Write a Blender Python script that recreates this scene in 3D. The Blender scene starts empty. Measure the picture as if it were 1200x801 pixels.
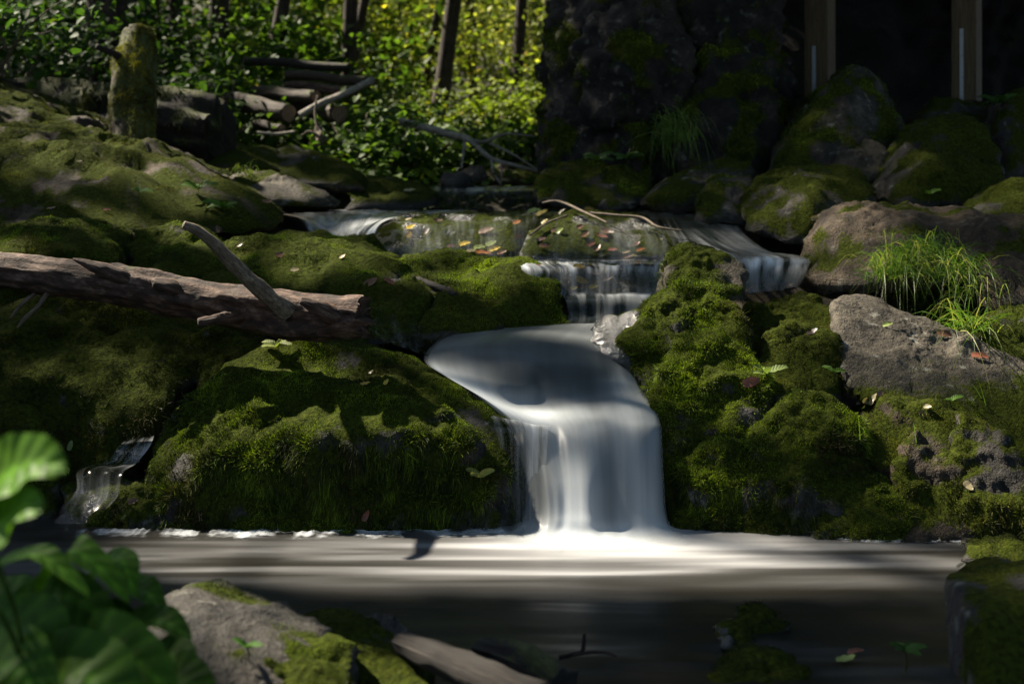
import bpy, bmesh, math, random
import numpy as np
from mathutils import Vector

sc = bpy.context.scene
C = sc.collection
random.seed(7)
RNG = np.random.default_rng(11)

# ------------------------------------------------------------------ camera
F, H, HR = 1667.0, 1.2, 215.0            # focal length in photo pixels, eye height, horizon row
cam = bpy.data.cameras.new("camera")
cam.lens = 50.0; cam.sensor_width = 36.0
cam.shift_y = -(400.5 - HR) / 1200.0
cam.clip_start = 0.05; cam.clip_end = 400
cam.dof.use_dof = True; cam.dof.focus_distance = 5.25; cam.dof.aperture_fstop = 2.7
camo = bpy.data.objects.new("camera", cam); C.objects.link(camo)
camo.location = (0, 0, H); camo.rotation_euler = (math.radians(90), 0, 0)
sc.camera = camo
# ------------------------------------------------------------------ sky, sun, exposure
SUN = Vector((-0.60, 0.36, 0.76)).normalized()
world = bpy.data.worlds.new("World"); sc.world = world; world.use_nodes = True
wn = world.node_tree
sky = wn.nodes.new("ShaderNodeTexSky"); sky.sky_type = 'NISHITA'; sky.sun_disc = False
sky.sun_elevation = math.asin(SUN.z); sky.sun_rotation = math.atan2(SUN.x, SUN.y)
wn.nodes["Background"].inputs["Strength"].default_value = 0.056
wn.links.new(sky.outputs[0], wn.nodes["Background"].inputs["Color"])
sl = bpy.data.lights.new("sun", 'SUN'); sl.energy = 5.0; sl.angle = math.radians(0.9); sl.color = (1.0, 0.9, 0.74)
so = bpy.data.objects.new("sun", sl); C.objects.link(so)
so.rotation_euler = (-SUN).to_track_quat('-Z', 'Y').to_euler(); so.location = SUN * 30
vs = sc.view_settings
vs.view_transform = 'Standard'; vs.look = 'None'; vs.gamma = 1.0; vs.use_curve_mapping = False
vs.exposure = 2.0
sc.render.engine = 'CYCLES'
cy = sc.cycles
cy.max_bounces = 6; cy.diffuse_bounces = 3; cy.glossy_bounces = 3; cy.transmission_bounces = 4
cy.transparent_max_bounces = 12; cy.sample_clamp_indirect = 4.0; cy.use_denoising = True
cy.caustics_reflective = False; cy.caustics_refractive = False

# ------------------------------------------------------------------ helpers
def at(px, py, Y):
    return np.array([(px - 600.0) * Y / F, Y, H - (py - HR) * Y / F])

_g = RNG.normal(size=(256, 3)); _g /= np.linalg.norm(_g, axis=1)[:, None]
_p = RNG.permutation(256)
def perlin(P):
    i = np.floor(P).astype(np.int64); f = P - i
    u = f * f * f * (f * (f * 6 - 15) + 10)
    out = np.zeros(len(P))
    for dx in (0, 1):
        wx = u[:, 0] if dx else 1 - u[:, 0]
        a = _p[(i[:, 0] + dx) & 255]
        for dy in (0, 1):
            wy = u[:, 1] if dy else 1 - u[:, 1]
            b = _p[(a + i[:, 1] + dy) & 255]
            for dz in (0, 1):
                wz = u[:, 2] if dz else 1 - u[:, 2]
                g = _g[_p[(b + i[:, 2] + dz) & 255]]
                out += wx * wy * wz * ((f[:, 0] - dx) * g[:, 0] + (f[:, 1] - dy) * g[:, 1] + (f[:, 2] - dz) * g[:, 2])
    return out * 1.5
def fbm(P, oct=4, gain=0.5):
    a, s, o = 1.0, 1.0, np.zeros(len(P))
    for k in range(oct):
        o += a * perlin(P * s + 17.3 * k); a *= gain; s *= 2.03
    return o
def ridged(P, oct=3):
    a, s, o = 1.0, 1.0, np.zeros(len(P))
    for k in range(oct):
        o += a * (0.5 - np.abs(perlin(P * s + 31.7 * k))); a *= 0.5; s *= 2.1
    return o
def sstep(a, b, x):
    t = np.clip((x - a) / (b - a), 0, 1); return t * t * (3 - 2 * t)
def unit(v):
    return v / np.maximum(np.linalg.norm(v, axis=-1, keepdims=True), 1e-9)

def link(o, parent=None, label=None, cat=None, group=None, kind=None):
    C.objects.link(o)
    if parent is not None: o.parent = parent
    if label: o["label"] = label
    if cat: o["category"] = cat
    if group: o["group"] = group
    if kind: o["kind"] = kind
    return o
def thing(name, label, cat, loc, group=None):
    o = bpy.data.objects.new(name, None); o.location = tuple(loc); o.empty_display_size = 0.05
    return link(o, None, label, cat, group)
def mesh(name, V, Fc, mat, attrs=None, uv=None, smooth=True):
    """V (n,3), Fc (m,3) or (m,4) -> mesh datablock"""
    V = np.asarray(V, dtype=np.float32); Fc = np.asarray(Fc, dtype=np.int32)
    k = Fc.shape[1]; me = bpy.data.meshes.new(name)
    me.vertices.add(len(V)); me.vertices.foreach_set("co", V.ravel())
    me.loops.add(Fc.size); me.loops.foreach_set("vertex_index", Fc.ravel())
    me.polygons.add(len(Fc)); me.polygons.foreach_set("loop_start", np.arange(0, Fc.size, k, dtype=np.int32))
    if smooth: me.polygons.foreach_set("use_smooth", np.ones(len(Fc), dtype=bool))
    for an, av in (attrs or {}).items():
        av = np.asarray(av, dtype=np.float32)
        if av.ndim == 1:
            a = me.attributes.new(an, 'FLOAT', 'POINT'); a.data.foreach_set("value", av)
        else:
            a = me.attributes.new(an, 'FLOAT_COLOR', 'POINT')
            c4 = np.ones((len(av), 4), dtype=np.float32); c4[:, :3] = av
            a.data.foreach_set("color", c4.ravel())
    if uv is not None:
        l = me.uv_layers.new(name="UVMap"); l.data.foreach_set("uv", np.asarray(uv, dtype=np.float32)[Fc.ravel()].ravel())
    me.update(calc_edges=True); me.validate()
    if mat is not None: me.materials.append(mat)
    return me
def obj(name, me, parent=None, loc=(0, 0, 0), **kw):
    o = bpy.data.objects.new(name, me); o.location = tuple(loc)
    return link(o, parent, **kw)
def vnormals(V, T):
    n = np.cross(V[T[:, 1]] - V[T[:, 0]], V[T[:, 2]] - V[T[:, 0]])
    N = np.zeros_like(V)
    for k in range(3): np.add.at(N, T[:, k], n)
    return unit(N)

# ------------------------------------------------------------------ materials
class NT:
    def __init__(s, name):
        s.m = bpy.data.materials.new(name); s.m.use_nodes = True; s.t = s.m.node_tree
        s.b = s.t.nodes["Principled BSDF"]; s.out = s.t.nodes["Material Output"]
    def n(s, typ, **kw):
        x = s.t.nodes.new(typ)
        for k, v in kw.items(): setattr(x, k, v)
        return x
    def l(s, a, b): s.t.links.new(a, b)
    def setv(s, node, **kw):
        for k, v in kw.items(): node.inputs[k].default_value = v
    def attr(s, name): return s.n("ShaderNodeAttribute", attribute_name=name)
    def ramp(s, src, stops, interp='LINEAR'):
        r = s.n("ShaderNodeValToRGB"); r.color_ramp.interpolation = interp
        e = r.color_ramp.elements
        while len(e) < len(stops): e.new(0.5)
        for k, (p, c) in enumerate(stops):
            e[k].position = p; e[k].color = (*c, 1) if len(c) == 3 else c
        s.l(src, r.inputs[0]); return r.outputs[0]
    def noise(s, scale, detail=4, rough=0.55, vec=None):
        x = s.n("ShaderNodeTexNoise"); s.setv(x, Scale=scale, Detail=detail, Roughness=rough)
        if vec is not None: s.l(vec, x.inputs["Vector"])
        return x.outputs["Fac"]
    def geo(s): return s.n("ShaderNodeNewGeometry").outputs["Position"]
    def mix(s, fac, a, b, blend='MIX'):
        x = s.n("ShaderNodeMix", data_type='RGBA', blend_type=blend)
        for v, i in ((fac, x.inputs[0]), (a, x.inputs[6]), (b, x.inputs[7])):
            if isinstance(v, (int, float)): i.default_value = v
            elif isinstance(v, tuple): i.default_value = (*v, 1)
            else: s.l(v, i)
        return x.outputs[2]
    def math(s, op, a, b=None, clamp=False):
        x = s.n("ShaderNodeMath", operation=op); x.use_clamp = clamp
        for v, i in ((a, x.inputs[0]), (b, x.inputs[1])):
            if v is None: continue
            if isinstance(v, (int, float)): i.default_value = v
            else: s.l(v, i)
        return x.outputs[0]
    def bump(s, h, strength=0.5, dist=0.02, normal=None):
        x = s.n("ShaderNodeBump"); s.setv(x, Strength=strength, Distance=dist); s.l(h, x.inputs["Height"])
        if normal is not None: s.l(normal, x.inputs["Normal"])
        return x.outputs[0]

def rock_material(name, c1, c2, c3, rough=0.8, wet=0.0, moss1=(0.010, 0.014, 0.002), moss2=(0.040, 0.050, 0.005), lichen=0.5):
    s = NT(name); g = s.geo()
    n1 = s.noise(5, 6, 0.6, g); n2 = s.noise(38, 5, 0.65, g); n3 = s.noise(14, 4, 0.6, g)
    base = s.ramp(n1, [(0.32, c1), (0.5, c2), (0.68, c3)])
    grain = s.ramp(n2, [(0.36, (0.35, 0.33, 0.32)), (0.6, (1.15, 1.12, 1.1))])
    base = s.mix(0.85, base, grain, 'MULTIPLY')
    lic = s.ramp(n3, [(0.60, (0, 0, 0)), (0.69, (1, 1, 1))])
    base = s.mix(s.math('MULTIPLY', lic, lichen), base, (0.24, 0.235, 0.20))
    v = s.n("ShaderNodeTexVoronoi", feature='DISTANCE_TO_EDGE'); s.setv(v, Scale=1.7)
    wv = s.n("ShaderNodeVectorMath", operation='ADD'); s.l(g, wv.inputs[0])
    wn_ = s.n("ShaderNodeTexNoise"); s.setv(wn_, Scale=3.0, Detail=5.0); s.l(g, wn_.inputs["Vector"])
    s.l(wn_.outputs["Color"], wv.inputs[1]); s.l(wv.outputs[0], v.inputs["Vector"])
    crack = s.ramp(v.outputs["Distance"], [(0.0, (0, 0, 0)), (0.035, (1, 1, 1))])
    cm = s.math('MULTIPLY', s.math('SUBTRACT', 1.0, crack), s.ramp(n1, [(0.5, (0, 0, 0)), (0.62, (0.6, 0.6, 0.6))]))
    base = s.mix(cm, base, (0.012, 0.011, 0.009))
    mo = s.attr("moss").outputs["Fac"]
    mm = s.ramp(s.math('ADD', mo, s.math('MULTIPLY', s.math('SUBTRACT', n2, 0.5), 0.9)), [(0.30, (0, 0, 0)), (0.55, (1, 1, 1))])
    mc = s.ramp(s.noise(60, 4, 0.7, g), [(0.35, moss1), (0.66, moss2)])
    col = s.mix(mm, base, mc)
    s.l(col, s.b.inputs["Base Color"])
    rg = s.mix(mm, (rough, rough, rough), (0.95, 0.95, 0.95))
    s.l(rg, s.b.inputs["Roughness"])
    sp = 0.25 + wet * 0.5
    s.l(s.mix(mm, (sp, sp, sp), (0.04, 0.04, 0.04)), s.b.inputs["Specular IOR Level"])
    hh = s.math('ADD', s.math('MULTIPLY', n2, 0.5), s.math('MULTIPLY', s.noise(110, 3, 0.6, g), 0.25))
    hh = s.math('SUBTRACT', hh, s.math('MULTIPLY', cm, 0.25))
    s.l(s.bump(hh, 1.0, 0.03), s.b.inputs["Normal"])
    return s.m

def leaf_material(name, trans=0.5, gloss=0.14, rough=0.55, vein=False):
    s = NT(name); c = s.attr("col").outputs["Color"]
    g = s.geo()
    n = s.ramp(s.noise(40, 3, 0.6, g), [(0.3, (0.72, 0.72, 0.72)), (0.7, (1.15, 1.15, 1.1))])
    col = s.mix(0.8, c, n, 'MULTIPLY')
    s.l(col, s.b.inputs["Base Color"]); s.setv(s.b, Roughness=rough, **{"Specular IOR Level": gloss})
    tr = s.n("ShaderNodeBsdfTranslucent")
    s.l(s.mix(1.0, col, (1.25, 1.35, 0.6), 'MULTIPLY'), tr.inputs["Color"])
    mx = s.n("ShaderNodeMixShader"); mx.inputs[0].default_value = trans
    s.l(s.b.outputs[0], mx.inputs[1]); s.l(tr.outputs[0], mx.inputs[2]); s.l(mx.outputs[0], s.out.inputs[0])
    if vein:
        uv = s.n("ShaderNodeUVMap").outputs[0]
        w = s.n("ShaderNodeTexWave", wave_type='BANDS', bands_direction='Y'); s.setv(w, Scale=2.6, Distortion=0.6)
        s.l(uv, w.inputs["Vector"])
        s.l(s.bump(w.outputs["Fac"], 0.3, 0.006), s.b.inputs["Normal"])
        vc = s.ramp(w.outputs["Fac"], [(0.0, (1.5, 1.4, 1.3)), (0.18, (1.0, 1.0, 1.0)), (1.0, (0.82, 0.85, 0.8))])
        s.l(s.mix(1.0, col, vc, 'MULTIPLY'), s.b.inputs["Base Color"])
    return s.m

def wood_material(name, c1, c2, c3, us=5, vs=2.0, rough=0.8, moss=False, bump=0.6):
    s = NT(name)
    uv = s.n("ShaderNodeUVMap").outputs[0]
    mp = s.n("ShaderNodeMapping"); s.setv(mp, Scale=(us, vs, 1)); s.l(uv, mp.inputs["Vector"])
    n1 = s.noise(4.0, 6, 0.65, mp.outputs[0]); n2 = s.noise(12, 5, 0.7, mp.outputs[0])
    g = s.geo(); n3 = s.noise(9, 4, 0.6, g)
    col = s.ramp(n1, [(0.32, c1), (0.5, c2), (0.7, c3)])
    col = s.mix(0.7, col, s.ramp(n2, [(0.35, (0.3, 0.28, 0.26)), (0.6, (1.15, 1.12, 1.08))]), 'MULTIPLY')
    col = s.mix(s.ramp(n3, [(0.55, (0, 0, 0)), (0.72, (0.6, 0.6, 0.6))]), col, c1)
    if moss:
        mo = s.attr("moss").outputs["Fac"]
        mc = s.ramp(s.noise(55, 4, 0.7, g), [(0.35, (0.022, 0.026, 0.006)), (0.66, (0.06, 0.065, 0.012))])
        mm = s.ramp(s.math('ADD', mo, s.math('MULTIPLY', s.math('SUBTRACT', n3, 0.5), 0.8)), [(0.35, (0, 0, 0)), (0.6, (1, 1, 1))])
        col = s.mix(mm, col, mc)
    s.l(col, s.b.inputs["Base Color"]); s.setv(s.b, Roughness=rough, **{"Specular IOR Level": 0.3})
    h = s.math('ADD', s.math('MULTIPLY', n1, 0.6), s.math('MULTIPLY', n2, 0.5))
    s.l(s.bump(h, bump, 0.015), s.b.inputs["Normal"])
    return s.m

def water_material(name, us=34, vs=2.2, contrast=1.1, body=(0.012, 0.016, 0.016), clear=0.6, rough=0.12, foamcol=(0.80, 0.83, 0.86), bumpd=0.01, spec=0.4):
    s = NT(name)
    uv = s.n("ShaderNodeUVMap").outputs[0]
    mp = s.n("ShaderNodeMapping"); s.setv(mp, Scale=(us, vs, 1)); s.l(uv, mp.inputs["Vector"])
    mp2 = s.n("ShaderNodeMapping"); s.setv(mp2, Scale=(us * 0.28, vs * 0.6, 1)); s.l(uv, mp2.inputs["Vector"])
    n1 = s.noise(1.0, 3, 0.5, mp.outputs[0]); n2 = s.noise(1.0, 2, 0.5, mp2.outputs[0])
    st = s.math('ADD', s.math('MULTIPLY', s.math('SUBTRACT', n1, 0.5), contrast), s.math('MULTIPLY', s.math('SUBTRACT', n2, 0.5), contrast))
    fo = s.attr("foam").outputs["Fac"]
    amp = s.math('MULTIPLY', s.math('MINIMUM', s.math('MULTIPLY', fo, 3.0), 1.0), st)
    mask = s.math('ADD', fo, amp, clamp=True)
    df = s.n("ShaderNodeBsdfDiffuse"); s.setv(df, Color=(*foamcol, 1))
    tl = s.n("ShaderNodeBsdfTranslucent"); s.setv(tl, Color=(*foamcol, 1))
    fm = s.n("ShaderNodeMixShader"); fm.inputs[0].default_value = 0.35
    s.l(df.outputs[0], fm.inputs[1]); s.l(tl.outputs[0], fm.inputs[2])
    bp = s.bump(s.math('ADD', n2, s.math('MULTIPLY', n1, 0.35)), 0.5, bumpd)
    s.setv(s.b, **{"Base Color": (*body, 1), "Roughness": rough, "IOR": 1.33, "Specular IOR Level": spec})
    s.l(bp, s.b.inputs["Normal"])
    tr = s.n("ShaderNodeBsdfTransparent"); s.setv(tr, Color=(0.62, 0.60, 0.50, 1))
    gl = s.n("ShaderNodeBsdfGlossy"); s.setv(gl, Roughness=rough, Color=(1, 1, 1, 1)); s.l(bp, gl.inputs["Normal"])
    fr = s.n("ShaderNodeFresnel"); s.setv(fr, IOR=1.33); s.l(bp, fr.inputs["Normal"])
    cl = s.n("ShaderNodeMixShader"); s.l(fr.outputs[0], cl.inputs[0]); s.l(tr.outputs[0], cl.inputs[1]); s.l(gl.outputs[0], cl.inputs[2])
    wt = s.n("ShaderNodeMixShader"); wt.inputs[0].default_value = clear
    s.l(s.b.outputs[0], wt.inputs[1]); s.l(cl.outputs[0], wt.inputs[2])
    fx = s.n("ShaderNodeMixShader"); s.l(mask, fx.inputs[0]); s.l(wt.outputs[0], fx.inputs[1]); s.l(fm.outputs[0], fx.inputs[2])
    al = s.attr("alpha").outputs["Fac"]; t2 = s.n("ShaderNodeBsdfTransparent")
    am = s.math('ADD', al, s.math('MULTIPLY', s.math('MULTIPLY', s.math('SUBTRACT', n1, 0.5), 1.6), s.math('SUBTRACT', 1.0, al)), clamp=True)
    am = s.math('MULTIPLY', am, s.math('MINIMUM', s.math('MULTIPLY', al, 5.0), 1.0))
    fin = s.n("ShaderNodeMixShader"); s.l(am, fin.inputs[0]); s.l(t2.outputs[0], fin.inputs[1]); s.l(fx.outputs[0], fin.inputs[2])
    s.l(fin.outputs[0], s.out.inputs[0])
    return s.m

M = {}
M['rock'] = rock_material("rock_grey", (0.009, 0.008, 0.007), (0.027, 0.024, 0.019), (0.058, 0.051, 0.040), lichen=0.45)
M['slab'] = rock_material("rock_slab", (0.016, 0.0135, 0.009), (0.044, 0.037, 0.026), (0.084, 0.073, 0.053), lichen=0.55)
M['brown'] = rock_material("rock_brown", (0.012, 0.0085, 0.005), (0.032, 0.022, 0.012), (0.066, 0.046, 0.026), lichen=0.2)
M['dark'] = rock_material("rock_dark", (0.014, 0.013, 0.012), (0.032, 0.029, 0.026), (0.06, 0.055, 0.048), lichen=0.35)
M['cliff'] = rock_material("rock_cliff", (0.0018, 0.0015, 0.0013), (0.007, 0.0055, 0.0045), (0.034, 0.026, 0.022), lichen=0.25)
M['shade_black'] = rock_material("rock_shade_black", (0.002, 0.002, 0.002), (0.004, 0.004, 0.0035), (0.008, 0.007, 0.006), lichen=0.05)  # near-black colour stands in for the deep shade behind the posts
M['wet'] = rock_material("rock_wet", (0.004, 0.005, 0.005), (0.010, 0.011, 0.011), (0.024, 0.025, 0.025), rough=0.2, wet=1.0, lichen=0.05)
M['leaf'] = leaf_material("leaf")
M['mossblade'] = leaf_material("moss_blade", trans=0.25, gloss=0.15, rough=0.7)
M['grass'] = leaf_material("grass_blade", trans=0.4, gloss=0.3, rough=0.4)
M['bigleaf'] = leaf_material("broad_leaf", trans=0.30, gloss=0.08, rough=0.5, vein=True)
M['litter'] = leaf_material("fallen_leaf", trans=0.15, gloss=0.35, rough=0.4)
M['log'] = wood_material("log_wood", (0.010, 0.0055, 0.003), (0.050, 0.027, 0.017), (0.18, 0.12, 0.088), 3, 2.6, moss=True, bump=1.0)
M['bark'] = wood_material("tree_bark", (0.009, 0.006, 0.004), (0.034, 0.024, 0.016), (0.085, 0.065, 0.046), 6, 3.0, moss=True)
M['rot'] = wood_material("rotten_wood", (0.004, 0.003, 0.0025), (0.012, 0.009, 0.006), (0.034, 0.025, 0.017), 8, 1.5, moss=True)
M['twig'] = wood_material("twig_wood", (0.04, 0.03, 0.022), (0.11, 0.085, 0.06), (0.22, 0.18, 0.13), 3, 6.0)
M['palebranch'] = wood_material("pale_branch", (0.08, 0.07, 0.06), (0.20, 0.18, 0.15), (0.36, 0.33, 0.28), 3, 5.0)
M['cut'] = wood_material("cut_end", (0.08, 0.05, 0.032), (0.16, 0.105, 0.07), (0.24, 0.17, 0.12), 2, 2.0, bump=0.3)
M['post'] = wood_material("post_timber", (0.035, 0.024, 0.012), (0.07, 0.05, 0.026), (0.11, 0.08, 0.042), 1.5, 0.5, rough=0.75, bump=0.3)
s = NT("galvanised_steel"); s.setv(s.b, **{"Base Color": (0.30, 0.33, 0.36, 1), "Metallic": 0.3, "Roughness": 0.5})
s.l(s.ramp(s.noise(60, 4), [(0.3, (0.12, 0.14, 0.15)), (0.7, (0.3, 0.33, 0.36))]), s.b.inputs["Base Color"]); M['steel'] = s.m
s = NT("forest_soil"); g = s.geo()
n = s.noise(30, 6, 0.7, g); n2 = s.noise(3, 4, 0.6, g)
col = s.ramp(n, [(0.3, (0.012, 0.010, 0.007)), (0.5, (0.035, 0.027, 0.017)), (0.72, (0.10, 0.075, 0.045))])
col = s.mix(s.ramp(n2, [(0.5, (0, 0, 0)), (0.62, (0.8, 0.8, 0.8))]), col, (0.03, 0.038, 0.009))
s.l(col, s.b.inputs["Base Color"]); s.setv(s.b, Roughness=0.9); s.l(s.bump(n, 1.0, 0.03), s.b.inputs["Normal"]); M['soil'] = s.m
M['fall'] = water_material("falling_water", 13, 0.7, 0.55, clear=0.12, rough=0.32, bumpd=0.004, spec=0.22, foamcol=(0.72, 0.76, 0.78))
M['veil'] = water_material("veil_water", 34, 1.4, 2.0, clear=0.75, bumpd=0.006)
M['creek'] = water_material("creek_water", 16, 0.9, 2.4, clear=0.3, rough=0.2, bumpd=0.006, spec=0.22)
M['foam'] = water_material("foam", 25, 30, 0.6, clear=0.5)
M['pool'] = water_material("pool_water", 0.9, 8.0, 0.5, body=(0.010, 0.009, 0.007), clear=0.0, rough=0.34, foamcol=(0.74, 0.74, 0.75), bumpd=0.012, spec=0.2)

# ------------------------------------------------------------------ moss, rocks
def lerp(a, b, t): return a + (b - a) * t
PAL = {  # dark, mid, bright
    'green': ((0.010, 0.015, 0.003), (0.050, 0.078, 0.007), (0.21, 0.28, 0.016)),
    'olive': ((0.014, 0.015, 0.004), (0.045, 0.048, 0.009), (0.145, 0.145, 0.017)),
    'dark': ((0.008, 0.010, 0.004), (0.022, 0.026, 0.007), (0.055, 0.062, 0.012)),
    'yellow': ((0.03, 0.03, 0.005), (0.10, 0.10, 0.010), (0.24, 0.22, 0.018)),
}
CAMP = np.array([0, 0, H])
def moss_part(parent, origin, V, T, N, w, dens, ltop, lhang, pal='green', width=0.0035, seed=0):
    rng = np.random.default_rng(seed + 101)
    a, b, c = V[T[:, 0]], V[T[:, 1]], V[T[:, 2]]
    cr = np.cross(b - a, c - a); ar = 0.5 * np.linalg.norm(cr, axis=1); fn = unit(cr)
    ctr = (a + b + c) / 3
    scx = 600 + ctr[:, 0] / np.maximum(ctr[:, 1], .1) * F; scy = HR + (H - ctr[:, 2]) / np.maximum(ctr[:, 1], .1) * F
    vis = (np.einsum('ij,ij->i', fn, unit(CAMP - ctr)) > -0.2) & (ctr[:, 2] > 0.0) & (scx > -160) & (scx < 1360) & (scy < 880) & (scy > -160)
    ww = np.clip(w[T].mean(1), 0, 1) ** 1.3 * ar * vis
    n = int(ww.sum() * dens * 1.0)
    if n < 20: return
    cs = np.cumsum(ww); idx = np.searchsorted(cs, rng.random(n) * cs[-1]); idx = np.minimum(idx, len(T) - 1)
    r1 = np.sqrt(rng.random(n))[:, None]; r2 = rng.random(n)[:, None]
    t = T[idx]; wa, wb, wc = 1 - r1, r1 * (1 - r2), r1 * r2
    p = V[t[:, 0]] * wa + V[t[:, 1]] * wb + V[t[:, 2]] * wc
    nn = unit(N[t[:, 0]] * wa + N[t[:, 1]] * wb + N[t[:, 2]] * wc)
    h = sstep(0.75, 0.15, nn[:, 2])[:, None]
    cl = np.stack([perlin(p * 24), perlin(p * 24 + 50), perlin(p * 24 + 90)], 1) * 0.6
    up = np.array([0, 0, 1.0])
    d = unit(nn * (0.9 - 0.55 * h) + up * (0.35 * (1 - h) - 1.0 * h) + cl * (1 - 0.5 * h) + rng.normal(size=(n, 3)) * (0.45 - 0.25 * h))
    patch = np.clip(0.85 + 0.9 * fbm(p * 7, 3), 0.45, 1.6)[:, None]
    L = (0.5 * ltop * (1 - h) + 0.9 * lhang * h) * (0.5 + rng.random((n, 1))) * patch
    sd = unit(np.cross(d, rng.normal(size=(n, 3)))) * width * (0.6 + 0.8 * rng.random((n, 1))) * (1 - 0.3 * h)
    base = p - nn * 0.003
    VV = np.empty((n, 3, 3)); VV[:, 0] = base - sd * .5; VV[:, 1] = base + sd * .5; VV[:, 2] = base + d * L
    k = np.clip(0.40 + 0.85 * fbm(p * 4.0 + 7, 3) + 0.35 * h[:, 0] * perlin(p * np.array([30, 30, 5])) + 0.28 * rng.normal(size=n) - 0.15 * h[:, 0], 0, 1)[:, None]
    D, Mi, B = [np.array(x) for x in PAL[pal]]
    col = np.where(k < .5, lerp(D, Mi, k * 2), lerp(Mi, B, k * 2 - 1))
    br = (np.clip(fbm(p * 3.1 + 55, 4) * 2.2 - 0.35, 0, 0.8) * (0.4 + 0.6 * rng.random(n)))[:, None]
    col = lerp(col, np.array([0.045, 0.032, 0.011]) * (0.4 + rng.random((n, 1))), br)
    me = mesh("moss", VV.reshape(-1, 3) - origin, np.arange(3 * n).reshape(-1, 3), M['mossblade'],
              attrs={"col": (col[:, None, :] * np.array([.45, .45, 1.45])[None, :, None]).reshape(-1, 3)}, smooth=False)  # tips naturally lighter; dark base to bright tip also paints fine highlights
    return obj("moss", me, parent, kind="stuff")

_ico = {}
def ico(sub):
    if sub not in _ico:
        bm = bmesh.new(); bmesh.ops.create_icosphere(bm, subdivisions=sub, radius=1)
        V = np.array([v.co for v in bm.verts]); T = np.array([[v.index for v in f.verts] for f in bm.faces]); bm.free()
        _ico[sub] = (unit(V), T)
    return _ico[sub]
def hull_planes(P):
    bm = bmesh.new()
    for p in P: bm.verts.new(p)
    r = bmesh.ops.convex_hull(bm, input=bm.verts[:])
    bm.normal_update()
    c = P.mean(0); pl = []
    for f in bm.faces:
        if f.calc_area() < 1e-7: continue
        n = np.array(f.normal); d = n @ (np.array(f.verts[0].co) - c)
        if d < 0: n, d = -n, -d
        pl.append((n, max(d, 0.01)))
    bm.free()
    return c, np.array([q[0] for q in pl]), np.array([q[1] for q in pl])
def lump(pts, depth=0.5, sub=5, sharp=24, big=0.035, mid=0.02, fine=0.012, rid=0.0, back=0.75, seed=0, drop=0.0):
    P = np.array([at(*p) for p in pts]); c = P.mean(0)
    B = c + (P - c) * back + np.array([0, depth, 0])
    P = np.vstack([P, B])
    if drop: P = np.vstack([P, P - np.array([0, 0, drop])])
    c, n, d = hull_planes(P)
    dirs, T = ico(sub)
    cosv = dirs @ n.T
    inv = np.where(cosv > 1e-4, cosv / d, 0.0)
    r = 1.0 / (np.maximum((inv ** sharp).sum(1), 1e-12) ** (1.0 / sharp))
    r = r * 1.03
    V = c + dirs * r[:, None]
    N = vnormals(V, T)
    S = float(np.mean(r)); o = seed * 13.7
    steep = sstep(0.8, 0.2, N[:, 2])
    disp = S * big * 2.2 * fbm(V * (0.9 / S) + o, 3) + mid * (1.0 - 0.5 * steep) * fbm(V * 5.0 + o, 3) + fine * 1.1 * fbm(V * 19 + o, 3) + fine * 0.55 * perlin(V * 52 + o) + mid * 0.5 * (ridged(V * 6.5 + o, 3) - 0.4)
    disp += mid * steep * (1.3 * fbm(V * np.array([9, 9, 2.2]) + o, 3) + 0.8 * fbm(V * np.array([22, 22, 4]) + o, 2))
    disp += mid * 0.9 * (1 - np.abs(fbm(V * np.array([2.6, 2.6, 4.5]) + o + 9, 3)) * 2.4)
    if rid: disp += rid * (ridged(V * (2.2 / S) + o, 4) - 0.35) * S
    V = V + N * disp[:, None]
    return V, T
NROCK = 0
def rock(name, label, cat, lumps, mat='rock', bias=0.1, dens=60000, ltop=0.014, lhang=0.03, pal='green', up=0.9, mossnoise=0.7, group=None, width=0.0035, zmoss=None, **kw):
    global NROCK; NROCK += 1
    Vs, Ts, o = [], [], 0
    for k, lp in enumerate(lumps):
        prm = dict(kw)
        if isinstance(lp, dict): prm.update({q: v for q, v in lp.items() if q != 'pts'}); lp = lp['pts']
        V, T = lump(lp, seed=NROCK * 3 + k, **prm)
        Vs.append(V); Ts.append(T + o); o += len(V)
    V = np.vstack(Vs); T = np.vstack(Ts); N = vnormals(V, T)
    w = np.clip(N[:, 2] * up + bias - 0.04 + mossnoise * 1.35 * fbm(V * 4.5 + NROCK, 4), 0, 1)
    if zmoss: w = np.clip(w + zmoss[1] * (zmoss[0] - V[:, 2]), 0, 1)     # damp lower part grows more moss
    org = np.array([V[:, 0].mean(), V[:, 1].mean(), V[:, 2].min()])
    me = mesh(name, V - org, T, M[mat], attrs={"moss": w})
    ob = obj(name, me, None, org, label=label, cat=cat, group=group)
    if dens: moss_part(ob, org, V, T, N, w, dens, ltop, lhang, pal, width, seed=NROCK)
    return ob

# ------------------------------------------------------------------ terrain
def ground_z(x, y):
    z = np.interp(y, [0, 2.2, 2.9, 3.3, 4.8, 5.1, 5.6, 6.3, 7, 8, 9.5, 11, 14, 25, 50, 120],
                  [.25, .12, -.05, -.25, -.28, -.15, .10, .35, .55, .8, .98, 1.1, 1.4, 2.8, 7.5, 20])
    fl = sstep(3.3, 2.4, y) * sstep(0.1, -0.5, x)
    z = z + fl * 0.12
    lf = np.clip(-x - 0.9 - np.clip(y - 8, 0, 4) * 0.22, 0, 6)
    z = z + lf * 0.16 * sstep(5.0, 6.8, y) + np.clip(-x - 1.9, 0, 4) * 0.15 * sstep(4.6, 5.6, y) 
    rt = np.clip(x - 0.85, 0, 6)
    z = z + rt * 0.12 * sstep(4.7, 6.0, y) * (1 - 0.6 * sstep(9, 12, y))
    z = z + np.clip(np.abs(x) - 1.6, 0, 9) * 0.18 * sstep(4.9, 3.9, y)
    return z
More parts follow.
